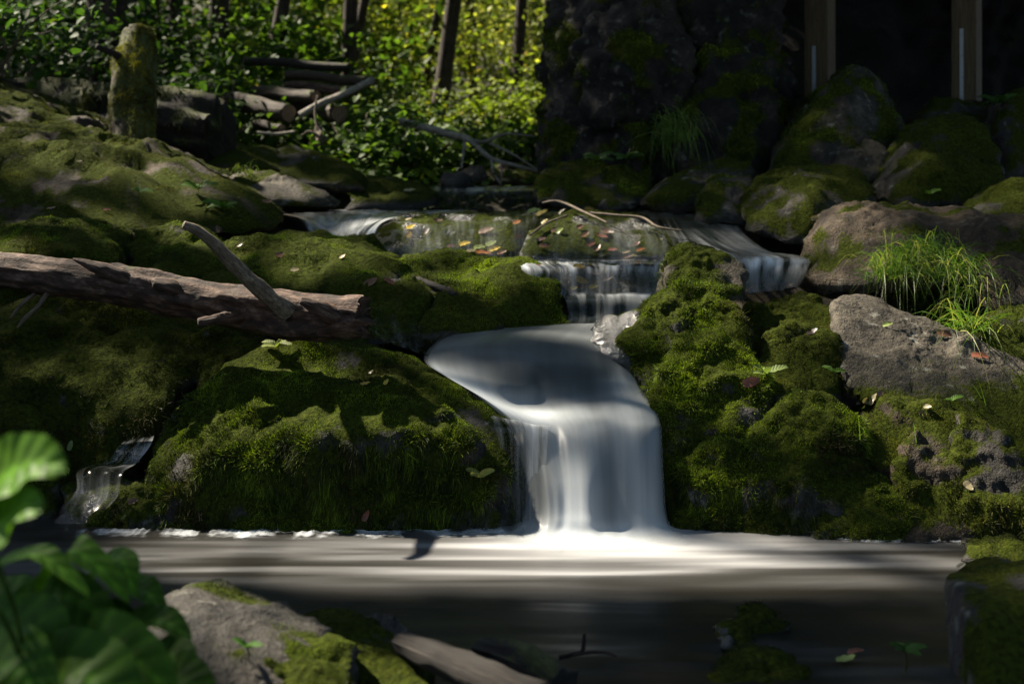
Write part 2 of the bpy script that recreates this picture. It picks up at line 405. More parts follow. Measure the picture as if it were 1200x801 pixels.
gx = np.concatenate([np.linspace(-60, -6, 40), np.linspace(-5.9, 5.9, 110), np.linspace(6, 60, 40)])
gy = np.concatenate([np.linspace(-6, 1.9, 16), np.linspace(2, 14, 120), np.linspace(14.3, 120, 70)])
X, Y = np.meshgrid(gx, gy); X, Y = X.ravel(), Y.ravel()
Z = ground_z(X, Y); P3 = np.stack([X, Y, Z], 1)
Z = Z + 0.10 * fbm(P3 * 0.9, 4) * sstep(1.5, 3, Y) + 0.02 * fbm(P3 * 6, 3)
def grid_faces(nu, nv):
    i = np.arange(nv - 1)[:, None] * nu + np.arange(nu - 1)[None]
    i = i.ravel(); return np.stack([i, i + 1, i + nu + 1, i + nu], 1)
obj("ground", mesh("ground", np.stack([X, Y, Z], 1), grid_faces(len(gx), len(gy)), M['soil']), kind="structure")

# ------------------------------------------------------------------ rocks, left bank
rock("mossy_boulder", "broad boulder under the log end, draped in hanging green moss, beside the waterfall", "boulder", [
    dict(pts=[(228, 460, 5.35), (300, 404, 5.55), (400, 397, 5.6), (470, 412, 5.5), (545, 470, 5.3), (600, 500, 5.2), (612, 560, 5.05), (605, 640, 4.98), (330, 640, 4.93), (300, 520, 5.05), (420, 500, 5.0), (500, 520, 5.0)], depth=0.45),
    dict(pts=[(175, 545, 5.15), (190, 500, 5.3), (225, 455, 5.4), (290, 430, 5.35), (330, 480, 5.15), (335, 560, 5.0), (330, 640, 4.92), (150, 640, 4.95), (230, 540, 5.0)], depth=0.4),
    dict(pts=[(100, 612, 4.98), (150, 572, 5.05), (220, 565, 5.0), (240, 640, 4.90), (105, 640, 4.95)], depth=0.3, big=0.03),
    dict(pts=[(262, 612, 4.93), (300, 600, 4.95), (350, 606, 4.93), (430, 619, 4.90), (470, 632, 4.88), (455, 650, 4.84), (270, 650, 4.84)], depth=0.3, big=0.04, sharp=10),
    dict(pts=[(430, 470, 5.15), (520, 480, 5.1), (560, 520, 5.0), (590, 640, 4.93), (420, 640, 4.93), (410, 540, 4.98)], depth=0.4),
], mat='dark', bias=0.42, dens=95000, ltop=0.016, lhang=0.05, pal='green', sub=5, mid=0.015, fine=0.015)
rock("mossy_boulder", "dark boulder covered in blackish green moss below the thick left part of the log", "boulder", [
    dict(pts=[(-60, 365, 5.9), (60, 345, 6.0), (130, 362, 5.95), (200, 398, 5.8), (238, 425, 5.7), (205, 470, 5.5), (175, 525, 5.4), (120, 600, 5.25), (-60, 620, 5.2), (40, 430, 5.5)], depth=0.6),
    dict(pts=[(-60, 480, 5.4), (30, 480, 5.35), (70, 530, 5.2), (60, 640, 5.1), (-60, 640, 5.1)], depth=0.4),
], mat='dark', bias=0.45, dens=60000, ltop=0.014, lhang=0.045, pal='dark', mid=0.022)
rock("mossy_boulder", "low dark wet stone at the foot of the small side cascade", "stone", [
    [(70, 570, 5.15), (120, 560, 5.2), (160, 575, 5.1), (150, 645, 5.0), (60, 645, 5.0)]], mat='wet', bias=0.0, dens=20000, sub=4, depth=0.3, pal='dark')
rock("moss_mound", "rounded bright green moss cushion touching the upper side of the log at its thick end", "moss mound", [
    [(-40, 275, 6.5), (30, 258, 6.6), (90, 260, 6.6), (133, 278, 6.4), (135, 320, 6.2), (-40, 330, 6.1), (60, 290, 6.2)]], mat='dark', bias=0.6, dens=80000, ltop=0.018, lhang=0.03, pal='green', depth=0.6)
rock("mossy_ledge", "long moss carpeted ledge behind the raised branch of the log", "ledge", [
    dict(pts=[(152, 290, 6.6), (170, 265, 6.8), (230, 268, 6.8), (255, 300, 6.5), (250, 340, 6.3), (150, 345, 6.3)], depth=0.6),
    dict(pts=[(230, 290, 6.7), (330, 272, 7.0), (430, 280, 6.9), (480, 305, 6.5), (470, 350, 6.1), (360, 400, 5.8), (240, 400, 5.9), (240, 330, 6.3)], depth=0.7),
    dict(pts=[(380, 330, 6.2), (440, 325, 6.3), (500, 335, 6.2), (510, 395, 5.95), (400, 410, 5.75)], depth=0.5),
], mat='dark', bias=0.42, dens=60000, ltop=0.013, lhang=0.035, pal='green', mid=0.025)
rock("mossy_boulder", "rounded moss covered boulder between the ledge and the smooth upper chute", "boulder", [
    dict(pts=[(440, 330, 6.35), (470, 303, 6.6), (520, 297, 6.6), (580, 304, 6.5), (640, 318, 6.35), (665, 345, 6.2), (668, 400, 6.05), (580, 400, 5.95), (470, 400, 6.1), (560, 340, 6.2)], depth=0.6),
], mat='dark', bias=0.5, dens=80000, ltop=0.015, lhang=0.04, pal='green', mid=0.022)
rock("mossy_stone", "small domed mossy stone in front of the wet plank of bark", "stone", [
    [(492, 365, 6.0), (520, 344, 6.1), (560, 350, 6.05), (592, 372, 5.95), (585, 400, 5.85), (490, 400, 5.85)]], mat='dark', bias=0.5, dens=80000, sub=4, depth=0.35, pal='olive')
rock("sloping_rock", "huge sloping rock face with brown olive moss falling from the snag to the water", "rock", [
    dict(pts=[(-120, 60, 9.2), (0, 108, 9.0), (40, 112, 9.0), (130, 158, 8.6), (220, 222, 8.1), (335, 248, 7.6), (330, 275, 7.2), (200, 290, 6.9), (-120, 330, 6.4), (60, 200, 7.5)], depth=1.2, sub=6, big=0.03),
    dict(pts=[(-120, 250, 7.0), (0, 232, 7.1), (60, 240, 7.0), (120, 265, 6.8), (100, 300, 6.6), (-120, 310, 6.5)], depth=0.6, big=0.03),
], mat='brown', bias=-0.08, dens=34000, ltop=0.013, lhang=0.02, pal='olive', mid=0.03, width=0.0045)
rock("smooth_rock", "smooth grey rounded rock like a fallen trunk beside the upper stream", "rock", [
    dict(pts=[(262, 225, 8.5), (275, 202, 8.7), (320, 205, 8.6), (400, 235, 8.2), (395, 250, 8.0), (280, 250, 8.0)], depth=0.4)], mat='slab', bias=-0.35, dens=20000, sub=4, pal='olive', big=0.03, mid=0.02)
rock("smooth_rock", "small grey rock wedged between the sloping face and the rounded trunk-like rock", "rock", [
    dict(pts=[(218, 222, 8.6), (235, 202, 8.8), (268, 203, 8.8), (280, 228, 8.4), (230, 240, 8.3)], depth=0.4)], mat='rock', bias=-0.35, dens=15000, sub=4, pal='olive')
rock("mossy_boulder", "low broad rock with grey top and mossy flank below the stacked logs", "boulder", [
    dict(pts=[(288, 205, 9.3), (300, 180, 9.6), (345, 172, 9.8), (400, 190, 9.5), (440, 215, 9.0), (420, 232, 8.7), (300, 230, 8.8)], depth=0.6)], mat='rock', bias=0.0, dens=24000, sub=4, pal='olive')
rock("mossy_boulder", "shadowed rock tucked under the broken end of the rotten log", "boulder", [
    dict(pts=[(180, 190, 9.3), (200, 160, 9.6), (270, 168, 9.6), (330, 178, 9.7), (335, 210, 9.0), (190, 215, 8.9)], depth=0.6)], mat='brown', bias=-0.1, dens=20000, sub=4, pal='olive')
rock("mossy_bank", "flat dark mossy bank stone along the far side of the upper stream", "bank stone", [
    dict(pts=[(395, 225, 9.0), (420, 208, 9.4), (480, 212, 9.3), (520, 232, 8.9), (510, 246, 8.5), (400, 246, 8.4)], depth=0.5)], mat='dark', bias=0.2, dens=36000, sub=4, pal='dark')
rock("stone", "small pale pinkish stone below the bleached fallen branch", "stone", [
    dict(pts=[(540, 205, 9.9), (552, 193, 10.0), (568, 195, 10.0), (572, 212, 9.8), (545, 215, 9.8)], depth=0.2)], mat='slab', bias=-0.8, dens=0, sub=3)
rock("stone", "smooth dark grey stone at the lip of the highest little fall", "stone", [
    dict(pts=[(510, 218, 9.4), (520, 204, 9.6), (545, 205, 9.6), (556, 220, 9.4)], depth=0.25)], mat='dark', bias=-0.8, dens=0, sub=3)
rock("stone", "low grey brown rock on the far bank under the bleached branch", "stone", [
    dict(pts=[(560, 205, 10.4), (585, 192, 10.6), (640, 196, 10.6), (645, 218, 10.2), (565, 218, 10.2)], depth=0.5)], mat='brown', bias=-0.3, dens=8000, sub=4, pal='olive')

rock("mossy_ridge", "low ridge of stringy moss sloping under the middle of the log", "moss ridge", [
    dict(pts=[(50, 350, 5.95), (90, 340, 6.0), (170, 372, 5.9), (245, 415, 5.75), (265, 455, 5.6), (200, 450, 5.65), (90, 400, 5.8)], depth=0.4, big=0.03),
    dict(pts=[(225, 400, 5.75), (250, 380, 5.85), (300, 385, 5.8), (310, 440, 5.6), (230, 460, 5.6)], depth=0.3)], mat='dark', bias=0.4, dens=80000, ltop=0.02, lhang=0.05, pal='olive')
rock("mossy_bank", "dark mossy bank filling the gap behind the thick end of the log", "bank stone", [
    dict(pts=[(-80, 330, 6.2), (60, 305, 6.4), (200, 320, 6.4), (300, 350, 6.2), (300, 420, 5.9), (-80, 400, 5.9)], depth=0.5)], mat='dark', bias=0.35, dens=50000, ltop=0.015, lhang=0.04, pal='dark')
# ------------------------------------------------------------------ rocks in the stream
rock("wet_ledge", "wet mossy stream ledge with a glossy rounded shoulder, nearer the bluish left fall", "ledge", [
    dict(pts=[(436, 300, 7.05), (440, 272, 7.2), (470, 256, 7.5), (540, 252, 7.6), (610, 256, 7.5), (618, 312, 6.95), (440, 312, 6.95)], depth=0.6, big=0.03)], mat='wet', bias=-0.05, dens=30000, ltop=0.010, lhang=0.022, pal='dark')
rock("wet_ledge", "wet mossy stream ledge strewn with autumn leaves and twigs, beside the cliff foot", "ledge", [
    dict(pts=[(606, 305, 7.0), (622, 272, 7.2), (660, 250, 7.7), (740, 252, 7.7), (800, 272, 7.3), (812, 312, 6.95), (606, 314, 6.92)], depth=0.7, big=0.03),
    dict(pts=[(500, 262, 7.9), (540, 250, 8.1), (690, 249, 8.1), (700, 290, 7.5), (520, 295, 7.5)], depth=0.4, big=0.02)], mat='wet', bias=0.05, dens=36000, ltop=0.010, lhang=0.025, pal='dark')
rock("wet_ledge", "low straight ledge under the leaf dotted curtain of water", "ledge", [
    dict(pts=[(590, 345, 6.35), (600, 318, 6.42), (700, 314, 6.42), (785, 316, 6.42), (790, 352, 6.3), (600, 356, 6.25)], depth=0.4, big=0.02, mid=0.015)], mat='wet', bias=-0.3, dens=12000, ltop=0.008, lhang=0.02, pal='dark')
rock("wet_rock", "dark wet rock beneath the thin veil at the left edge of the main fall", "rock", [
    dict(pts=[(560, 510, 5.22), (590, 497, 5.30), (640, 512, 5.20), (655, 560, 5.10), (650, 640, 5.03), (562, 640, 5.03)], depth=0.3, big=0.03)], mat='wet', bias=0.1, dens=26000, ltop=0.010, lhang=0.03, pal='dark')
rock("wet_rock", "smooth dark rock step hidden under the main cascade", "rock", [
    dict(pts=[(540, 400, 6.1), (720, 395, 6.1), (745, 446, 5.8), (760, 506, 5.42), (775, 530, 5.34), (770, 640, 5.22), (640, 640, 5.24), (612, 530, 5.38), (520, 448, 5.72)], depth=0.3, big=0.01, mid=0.01, fine=0.004)], mat='wet', bias=-0.8, dens=0, sub=4)

# ------------------------------------------------------------------ rocks, right bank
rock("mossy_boulder", "rounded boulder with a bare pale patch on its mossy crown, above the cascade", "boulder", [
    dict(pts=[(778, 325, 5.95), (785, 300, 6.05), (805, 288, 6.1), (845, 289, 6.1), (873, 312, 6.0), (874, 345, 5.9), (840, 365, 5.75), (780, 355, 5.8)], depth=0.35)], mat='slab', bias=0.08, dens=85000, pal='green', mid=0.02)
rock("dark_stone", "bare black wet stone jutting into the chute opposite the mossy ledge", "stone", [
    dict(pts=[(698, 400, 5.65), (712, 378, 5.75), (750, 372, 5.75), (765, 400, 5.6), (760, 445, 5.5), (712, 425, 5.55)], depth=0.3)], mat='wet', bias=-0.5, dens=10000, sub=4)
rock("mossy_boulder", "tall moss clad boulder walling the right side of the main fall", "boulder", [
    dict(pts=[(722, 405, 5.6), (752, 358, 5.75), (800, 328, 5.85), (852, 336, 5.8), (880, 385, 5.6), (870, 470, 5.35), (790, 500, 5.25), (740, 440, 5.45)], depth=0.4),
    dict(pts=[(765, 470, 5.3), (790, 400, 5.45), (830, 385, 5.5), (880, 410, 5.45), (905, 450, 5.3), (900, 560, 5.08), (890, 640, 4.95), (785, 640, 4.95), (775, 560, 5.05)], depth=0.45),
    dict(pts=[(780, 560, 5.08), (820, 520, 5.1), (880, 520, 5.05), (900, 640, 4.90), (790, 640, 4.92)], depth=0.4),
], mat='dark', bias=0.5, dens=105000, ltop=0.017, lhang=0.05, pal='green', mid=0.015, fine=0.015)
rock("mossy_boulder", "brightest green peaked mossy boulder at the pool edge, beside the moss clad wall", "boulder", [
    dict(pts=[(872, 545, 5.02), (890, 500, 5.1), (935, 455, 5.2), (965, 458, 5.2), (1005, 485, 5.1), (1025, 540, 5.0), (1030, 640, 4.86), (870, 640, 4.86), (960, 520, 4.97)], depth=0.45),
    dict(pts=[(960, 580, 4.97), (1000, 555, 4.98), (1050, 560, 4.95), (1075, 600, 4.85), (1075, 645, 4.76), (950, 645, 4.78)], depth=0.4),
], mat='dark', bias=0.5, dens=105000, ltop=0.017, lhang=0.045, pal='green', mid=0.012, fine=0.014)
rock("mossy_hummock", "smooth low moss hummock leaning on the big tilted slab", "moss hummock", [
    dict(pts=[(885, 430, 5.5), (905, 390, 5.65), (940, 376, 5.7), (985, 395, 5.6), (990, 470, 5.35), (900, 470, 5.3)], depth=0.35),
    dict(pts=[(862, 395, 5.9), (890, 360, 6.1), (960, 345, 6.2), (985, 385, 5.9), (950, 420, 5.7), (870, 430, 5.6)], depth=0.4)], mat='dark', bias=0.55, dens=80000, ltop=0.012, lhang=0.03, pal='olive')
rock("tilted_slab", "large tilted grey brown slab with a cracked bare top, between grass tuft and mossy boulders", "slab", [
    dict(pts=[(968, 350, 5.85), (978, 340, 5.95), (1035, 348, 5.95), (1100, 375, 5.85), (1170, 412, 5.7), (1235, 440, 5.6), (1245, 560, 5.15), (1150, 535, 5.08), (1060, 505, 5.12), (988, 455, 5.32)], depth=0.35, sharp=16, big=0.02, mid=0.012, fine=0.006)], mat='slab', bias=0.15, up=-0.3, mossnoise=0.7, zmoss=(0.56, 3.0), dens=60000, pal='green', ltop=0.012, lhang=0.018, sub=6)
rock("mossy_stone", "lumpy mossy rock between the bright peaked boulder and the slab", "rock", [
    dict(pts=[(1010, 500, 5.15), (1040, 470, 5.2), (1100, 475, 5.2), (1150, 500, 5.1), (1140, 560, 4.95), (1020, 560, 4.95)], depth=0.3)], mat='brown', bias=0.1, dens=70000, pal='olive', sub=4)
rock("angular_stone", "pointed brownish mossy stone with a pale broken face near the pool edge", "stone", [
    dict(pts=[(1052, 560, 4.92), (1062, 515, 5.0), (1078, 497, 5.05), (1110, 520, 5.0), (1140, 575, 4.9), (1150, 645, 4.75), (1050, 645, 4.76)], depth=0.35, sharp=16)], mat='brown', bias=0.12, dens=70000, pal='olive', lhang=0.03)
rock("angular_stone", "sharp grey stone with a bare ridge, beside the pointed mossy stone", "stone", [
    dict(pts=[(1115, 530, 4.98), (1130, 485, 5.05), (1150, 492, 5.02), (1215, 525, 4.9), (1240, 600, 4.75), (1230, 645, 4.7), (1120, 640, 4.76)], depth=0.4, sharp=16, rid=0.05)], mat='rock', bias=0.1, dens=60000, pal='olive', ltop=0.012, zmoss=(.25, 1.5))
rock("brown_boulder", "massive bare brown boulder behind the tall grass tuft", "boulder", [
    dict(pts=[(938, 330, 6.5), (950, 285, 6.7), (968, 256, 6.85), (1000, 240, 7.0), (1090, 237, 7.0), (1160, 246, 6.9), (1190, 270, 6.7), (1180, 340, 6.3), (1060, 350, 6.2), (940, 350, 6.3), (1060, 290, 6.5)], depth=0.8, sharp=12, mid=0.02)], mat='brown', bias=-0.12, dens=45000, pal='olive', up=0.4, mossnoise=0.9)
rock("brown_boulder", "brown boulder crowding the right of the grass tuft", "boulder", [
    dict(pts=[(1130, 300, 6.3), (1150, 262, 6.5), (1200, 248, 6.5), (1270, 270, 6.3), (1270, 380, 5.9), (1150, 370, 6.0)], depth=0.7, sharp=12)], mat='brown', bias=-0.35, dens=30000, pal='olive', up=0.6)
rock("mossy_boulder", "low olive boulder at the foot of the lichen spotted boulder, by the brown boulder", "boulder", [
    dict(pts=[(1145, 240, 7.3), (1180, 215, 7.5), (1240, 208, 7.5), (1260, 270, 7.0), (1150, 265, 7.0)], depth=0.5)], mat='dark', bias=0.2, dens=36000, pal='olive', sub=4)
rock("root_mound", "dark tangled rooty mound at the lower edge of the grass tuft", "mound", [
    dict(pts=[(1140, 380, 5.85), (1180, 362, 5.95), (1250, 370, 5.9), (1250, 450, 5.6), (1150, 430, 5.65)], depth=0.4)], mat='dark', bias=0.1, dens=40000, pal='dark', sub=4)
rock("peaked_boulder", "tall peaked boulder with green moss flank at the foot of the post beside the cliff", "boulder", [
    dict(pts=[(896, 205, 8.6), (905, 180, 8.7), (958, 112, 8.9), (1000, 70, 9.0), (1030, 82, 9.0), (1062, 130, 8.9), (1075, 210, 8.6), (1000, 240, 8.3), (900, 225, 8.4), (1010, 150, 8.5)], depth=0.9, sharp=14, rid=0.05)], mat='rock', bias=0.0, dens=34000, pal='green', ltop=0.02, lhang=0.03, width=0.005, sub=5)
rock("lichen_boulder", "large rounded dark boulder with pale lichen spots right of the small grey stone", "boulder", [
    dict(pts=[(1028, 235, 7.8), (1045, 185, 8.0), (1080, 142, 8.2), (1135, 131, 8.2), (1168, 155, 8.1), (1188, 215, 7.8), (1185, 250, 7.6), (1030, 250, 7.6), (1100, 190, 7.7)], depth=0.8, sharp=14)], mat='rock', bias=0.0, dens=30000, pal='dark', ltop=0.015, lhang=0.02, width=0.0045)
rock("stone", "small grey stone wedged between peaked and lichen boulders", "stone", [
    dict(pts=[(978, 200, 8.3), (990, 172, 8.45), (1015, 164, 8.5), (1045, 175, 8.4), (1040, 215, 8.1), (985, 215, 8.1)], depth=0.3)], mat='slab', bias=-0.6, dens=10000, sub=4, pal='olive')
rock("mossy_boulder", "squat boulder with undercut dark base above the right hand chute", "boulder", [
    dict(pts=[(868, 240, 7.7), (890, 210, 7.9), (940, 193, 8.0), (1000, 198, 7.9), (1030, 225, 7.7), (1010, 260, 7.4), (930, 290, 7.2), (880, 275, 7.35), (950, 230, 7.45)], depth=0.5)], mat='rock', bias=0.1, dens=36000, pal='olive', lhang=0.03)
rock("stone", "flat topped stone on which the second timber post stands", "stone", [
    dict(pts=[(1078, 138, 9.2), (1095, 118, 9.4), (1160, 117, 9.5), (1175, 150, 9.2), (1080, 155, 9.1)], depth=0.5)], mat='rock', bias=-0.1, dens=14000, sub=4, pal='olive', width=0.005)
rock("dark_boulder", "shadowed boulder right of the second timber post", "boulder", [
    dict(pts=[(1172, 190, 8.6), (1180, 115, 8.9), (1220, 100, 9.0), (1280, 120, 8.9), (1280, 240, 8.3), (1180, 230, 8.3)], depth=0.8)], mat='dark', bias=0.05, dens=20000, pal='dark', width=0.005)
rock("mossy_stone", "wedge shaped stone with dry litter on top at the cliff foot", "stone", [
    dict(pts=[(748, 240, 8.3), (775, 215, 8.5), (845, 184, 8.8), (885, 192, 8.7), (890, 225, 8.3), (830, 250, 8.0), (755, 250, 8.0)], depth=0.5)], mat='rock', bias=0.0, dens=30000, pal='olive', sub=4)
rock("mossy_stone", "blocky mossy stone standing in the water below the wedge shaped one", "stone", [
    dict(pts=[(820, 235, 7.95), (835, 207, 8.1), (880, 205, 8.1), (890, 225, 8.0), (880, 265, 7.6), (825, 262, 7.6)], depth=0.4)], mat='dark', bias=0.2, dens=40000, pal='green', sub=4, lhang=0.03)
rock("mossy_boulder", "low boulder with grey top and mossy front at the left foot of the cliff", "boulder", [
    dict(pts=[(629, 240, 8.6), (632, 205, 8.8), (665, 190, 9.0), (720, 182, 9.1), (765, 195, 9.0), (770, 240, 8.6), (700, 250, 8.4)], depth=0.6)], mat='rock', bias=0.05, dens=36000, pal='green', ltop=0.018, lhang=0.03, sub=5)
rock("stone", "little flat grey stone at the water line below the cliff", "stone", [
    dict(pts=[(700, 240, 8.3), (715, 233, 8.4), (745, 234, 8.4), (750, 247, 8.2), (702, 248, 8.2)], depth=0.2)], mat='rock', bias=-0.6, dens=0, sub=3)
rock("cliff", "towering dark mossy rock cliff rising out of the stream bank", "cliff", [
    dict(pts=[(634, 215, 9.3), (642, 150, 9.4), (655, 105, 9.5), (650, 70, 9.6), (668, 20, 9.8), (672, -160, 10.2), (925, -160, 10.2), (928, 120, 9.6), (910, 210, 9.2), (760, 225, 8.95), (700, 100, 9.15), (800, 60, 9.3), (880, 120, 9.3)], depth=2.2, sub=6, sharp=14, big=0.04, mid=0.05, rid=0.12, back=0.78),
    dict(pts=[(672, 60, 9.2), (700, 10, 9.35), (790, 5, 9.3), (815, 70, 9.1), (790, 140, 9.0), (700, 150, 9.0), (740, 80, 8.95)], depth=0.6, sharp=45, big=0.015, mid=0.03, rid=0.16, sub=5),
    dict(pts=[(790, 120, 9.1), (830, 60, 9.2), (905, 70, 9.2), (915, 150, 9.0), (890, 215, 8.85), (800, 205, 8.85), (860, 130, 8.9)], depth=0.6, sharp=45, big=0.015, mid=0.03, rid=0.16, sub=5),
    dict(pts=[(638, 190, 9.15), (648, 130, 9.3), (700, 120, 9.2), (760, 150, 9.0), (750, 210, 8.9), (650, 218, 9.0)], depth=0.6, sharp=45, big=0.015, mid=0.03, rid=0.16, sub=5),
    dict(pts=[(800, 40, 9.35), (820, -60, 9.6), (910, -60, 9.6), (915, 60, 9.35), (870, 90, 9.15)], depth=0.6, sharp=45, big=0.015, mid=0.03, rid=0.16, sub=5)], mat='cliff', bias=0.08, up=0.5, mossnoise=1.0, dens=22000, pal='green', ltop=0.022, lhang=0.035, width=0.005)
rock("rock_wall", "rock wall coloured black for the deep shade behind the two timber posts", "rock wall", [
    dict(pts=[(900, 230, 14.2), (890, -200, 14.8), (1150, -220, 15), (1550, -200, 14.8), (1550, 240, 14.0), (1150, 240, 14.0)], depth=2.0, sub=5, sharp=16, mid=0.08, rid=0.06, back=1.0)], mat='shade_black', bias=-0.9, dens=0)

# ------------------------------------------------------------------ foreground rocks
rock("foreground_rock", "near grey rock ridge with mossy shoulder behind the big leaved plant", "rock", [
    dict(pts=[(140, 730, 3.25), (178, 700, 3.35), (215, 696, 3.35), (270, 716, 3.3), (345, 748, 3.22), (400, 772, 3.15), (400, 880, 2.9), (150, 880, 2.7), (200, 760, 3.0)], depth=0.3, sharp=12),
    ], mat='rock', bias=-0.35, up=0.6, mossnoise=0.8, dens=120000, pal='green', ltop=0.011, lhang=0.012, width=0.0025, mid=0.007, fine=0.005, big=0.03)
rock("foreground_rock", "bright moss cushion on the shoulder of the near grey rock", "moss cushion", [
    dict(pts=[(270, 820, 3.0), (310, 792, 3.06), (380, 780, 3.06), (415, 795, 3.0), (420, 880, 2.85), (270, 880, 2.85)], depth=0.25, mid=0.02)], mat='dark', bias=0.5, dens=120000, pal='green', ltop=0.011, lhang=0.012, width=0.0025)
rock("foreground_rock", "dark moss coated near rock against the split log piece", "rock", [
    dict(pts=[(330, 742, 3.42), (370, 750, 3.4), (430, 745, 3.4), (480, 765, 3.3), (505, 810, 3.15), (520, 880, 3.0), (380, 880, 3.0)], depth=0.3)], mat='dark', bias=0.35, dens=110000, pal='dark', ltop=0.010, lhang=0.014, width=0.0025)
rock("foreground_block", "angular black block of rock with olive moss lid at the near pool corner", "rock", [
    dict(pts=[(1148, 712, 3.25), (1172, 694, 3.4), (1215, 676, 3.5), (1290, 680, 3.4), (1290, 880, 2.95), (1150, 880, 2.95), (1150, 760, 3.12)], depth=0.35, sharp=18, big=0.015, mid=0.006, fine=0.004)], mat='dark', bias=-0.05, dens=110000, pal='olive', ltop=0.010, lhang=0.008, width=0.0025)
rock("shore_rubble", "dark mossy rubble on the pool shore behind the black block", "rubble", [
    dict(pts=[(1150, 668, 4.35), (1160, 640, 4.5), (1195, 640, 4.5), (1230, 650, 4.4), (1230, 700, 4.1), (1165, 690, 4.15)], depth=0.3),
    dict(pts=[(1140, 640, 4.75), (1160, 628, 4.85), (1230, 615, 4.9), (1230, 660, 4.6), (1150, 652, 4.6)], depth=0.3)], mat='dark', bias=0.2, dens=70000, pal='dark', sub=4)
rock("pool_stone", "small mossy stone poking out of the pool with a curled dark leaf on top", "stone", [
    dict(pts=[(866, 742, 3.78), (878, 724, 3.85), (900, 716, 3.88), (920, 738, 3.8), (922, 752, 3.74), (868, 752, 3.74)], depth=0.14)], mat='dark', bias=0.3, dens=110000, pal='dark', sub=4, width=0.0025, mid=0.012)
rock("pool_stone", "low wet mossy stone just in front of the curled leaf stone", "stone", [
    dict(pts=[(836, 760, 3.68), (850, 742, 3.74), (872, 738, 3.74), (882, 752, 3.68), (878, 772, 3.6), (838, 772, 3.6)], depth=0.12)], mat='wet', bias=0.1, dens=70000, pal='dark', sub=4, width=0.0025, mid=0.012)
rock("pool_stone", "wider mossy stone at the near rim of the pool", "stone", [
    dict(pts=[(826, 805, 3.42), (850, 780, 3.5), (900, 769, 3.55), (940, 778, 3.5), (965, 805, 3.4), (960, 840, 3.3), (830, 840, 3.3)], depth=0.15)], mat='dark', bias=0.35, dens=110000, pal='dark', sub=4, width=0.0025, mid=0.012)

# ------------------------------------------------------------------ water
def catmull(A, n):
    """A (k, ...) -> resampled (n, ...)"""
    k = len(A); t = np.linspace(0, k - 1, n); i = np.minimum(t.astype(int), k - 2); f = t - i
    sh = (n,) + (1,) * (A.ndim - 1); f = f.reshape(sh)
    p0 = A[np.maximum(i - 1, 0)]; p1 = A[i]; p2 = A[i + 1]; p3 = A[np.minimum(i + 2, k - 1)]
    return 0.5 * (2 * p1 + (p2 - p0) * f + (2 * p0 - 5 * p1 + 4 * p2 - p3) * f * f + (3 * p1 - p0 - 3 * p2 + p3) * f ** 3)
def sheet(name, rows, foam, alpha, mat, nu=60, nv=90, wob=0.006, edge=0.12, wy=0.015, **kw):
    """rows: cross-sections from upstream to downstream, each a list of (px,row,Y); foam/alpha per row (scalar or list)"""
    A = np.array([[at(*p) for p in r] for r in rows]); m = A.shape[1]
    fo = np.array([np.full(m, f) if np.isscalar(f) else np.array(f, float) for f in foam])
    al = np.array([np.full(m, f) if np.isscalar(f) else np.array(f, float) for f in alpha])
    B = np.concatenate([A, fo[..., None], al[..., None]], 2)
    B = catmull(B, nv); B = np.swapaxes(catmull(np.swapaxes(B, 0, 1), nu), 0, 1)
    V = B[..., :3].reshape(-1, 3); fo = np.clip(B[..., 3].ravel(), 0, 1); al = np.clip(B[..., 4].ravel(), 0, 1)
    u = np.tile(np.linspace(0, 1, nu), nv)
    if edge: al = al * sstep(0, edge, u) * sstep(1, 1 - edge, u)
    W = np.linalg.norm(A[:, -1] - A[:, 0], axis=1).mean(); Lg = np.linalg.norm(np.diff(A[:, m // 2], axis=0), axis=1).sum()
    uv = np.stack([u * W, np.repeat(np.linspace(0, 1, nv), nu) * Lg], 1)
    V[:, 2] += wob * fbm(np.stack([uv[:, 0] * 14, uv[:, 1] * 3.0, np.zeros(len(u))], 1), 2)
    V[:, 1] += wy * fbm(np.stack([uv[:, 0] * 9, uv[:, 1] * 1.3, np.full(len(u), 4.0)], 1), 2)
    return obj(name, mesh(name, V, grid_faces(nu, nv)[:, ::-1], M[mat], attrs={"foam": fo, "alpha": al}, uv=uv), kind="structure", **kw)
# pool
px_ = np.linspace(-3.2, 3.2, 150); py_ = np.linspace(1.9, 5.45, 120)
PX, PY = np.meshgrid(px_, py_); PX, PY = PX.ravel(), PY.ravel()
q = np.stack([PX * 0.8, PY * 5.0, PX * 0], 1)
PZ = 0.006 * fbm(q, 3) * sstep(4.9, 4.2, PY) + 0.010 * fbm(np.stack([PX * 2.2, PY * 8, PX * 0 + 3], 1), 2) * sstep(4.0, 3.6, PY)
cx = PX - 0.33
d = np.hypot(cx * 0.55, (PY - 4.86))
st_ = fbm(np.stack([PX * 0.9, PY * 9.0, PX * 0 + 9], 1), 3); edge_ = 0.08 * fbm(np.stack([PX * 1.3, PY * 0, PX * 0 + 4], 1), 2)
plume = 0.58 * np.exp(-(d / 0.20) ** 2) + 0.24 * np.exp(-(np.hypot(cx * 0.5, PY - 4.75) / 0.30) ** 2)
band = np.exp(-((PY - 4.55 - edge_) / 0.20) ** 2) * (0.08 + 0.15 * np.exp(-((cx + .2) / 1.0) ** 2)) * np.clip(0.65 + 2.2 * st_, 0.0, 2.2) * sstep(2.0, 1.3, np.abs(PX - 0.1))
foam = np.clip(plume + band + 0.03 * sstep(3.8, 4.4, PY) * np.clip(0.6 + st_, 0, 1), 0, 1)
foam += 0.07 * sstep(3.74, 3.68, PY) * np.clip(fbm(np.stack([PX * 1.5, PY * 14, PX * 0], 1), 2), 0, 1)
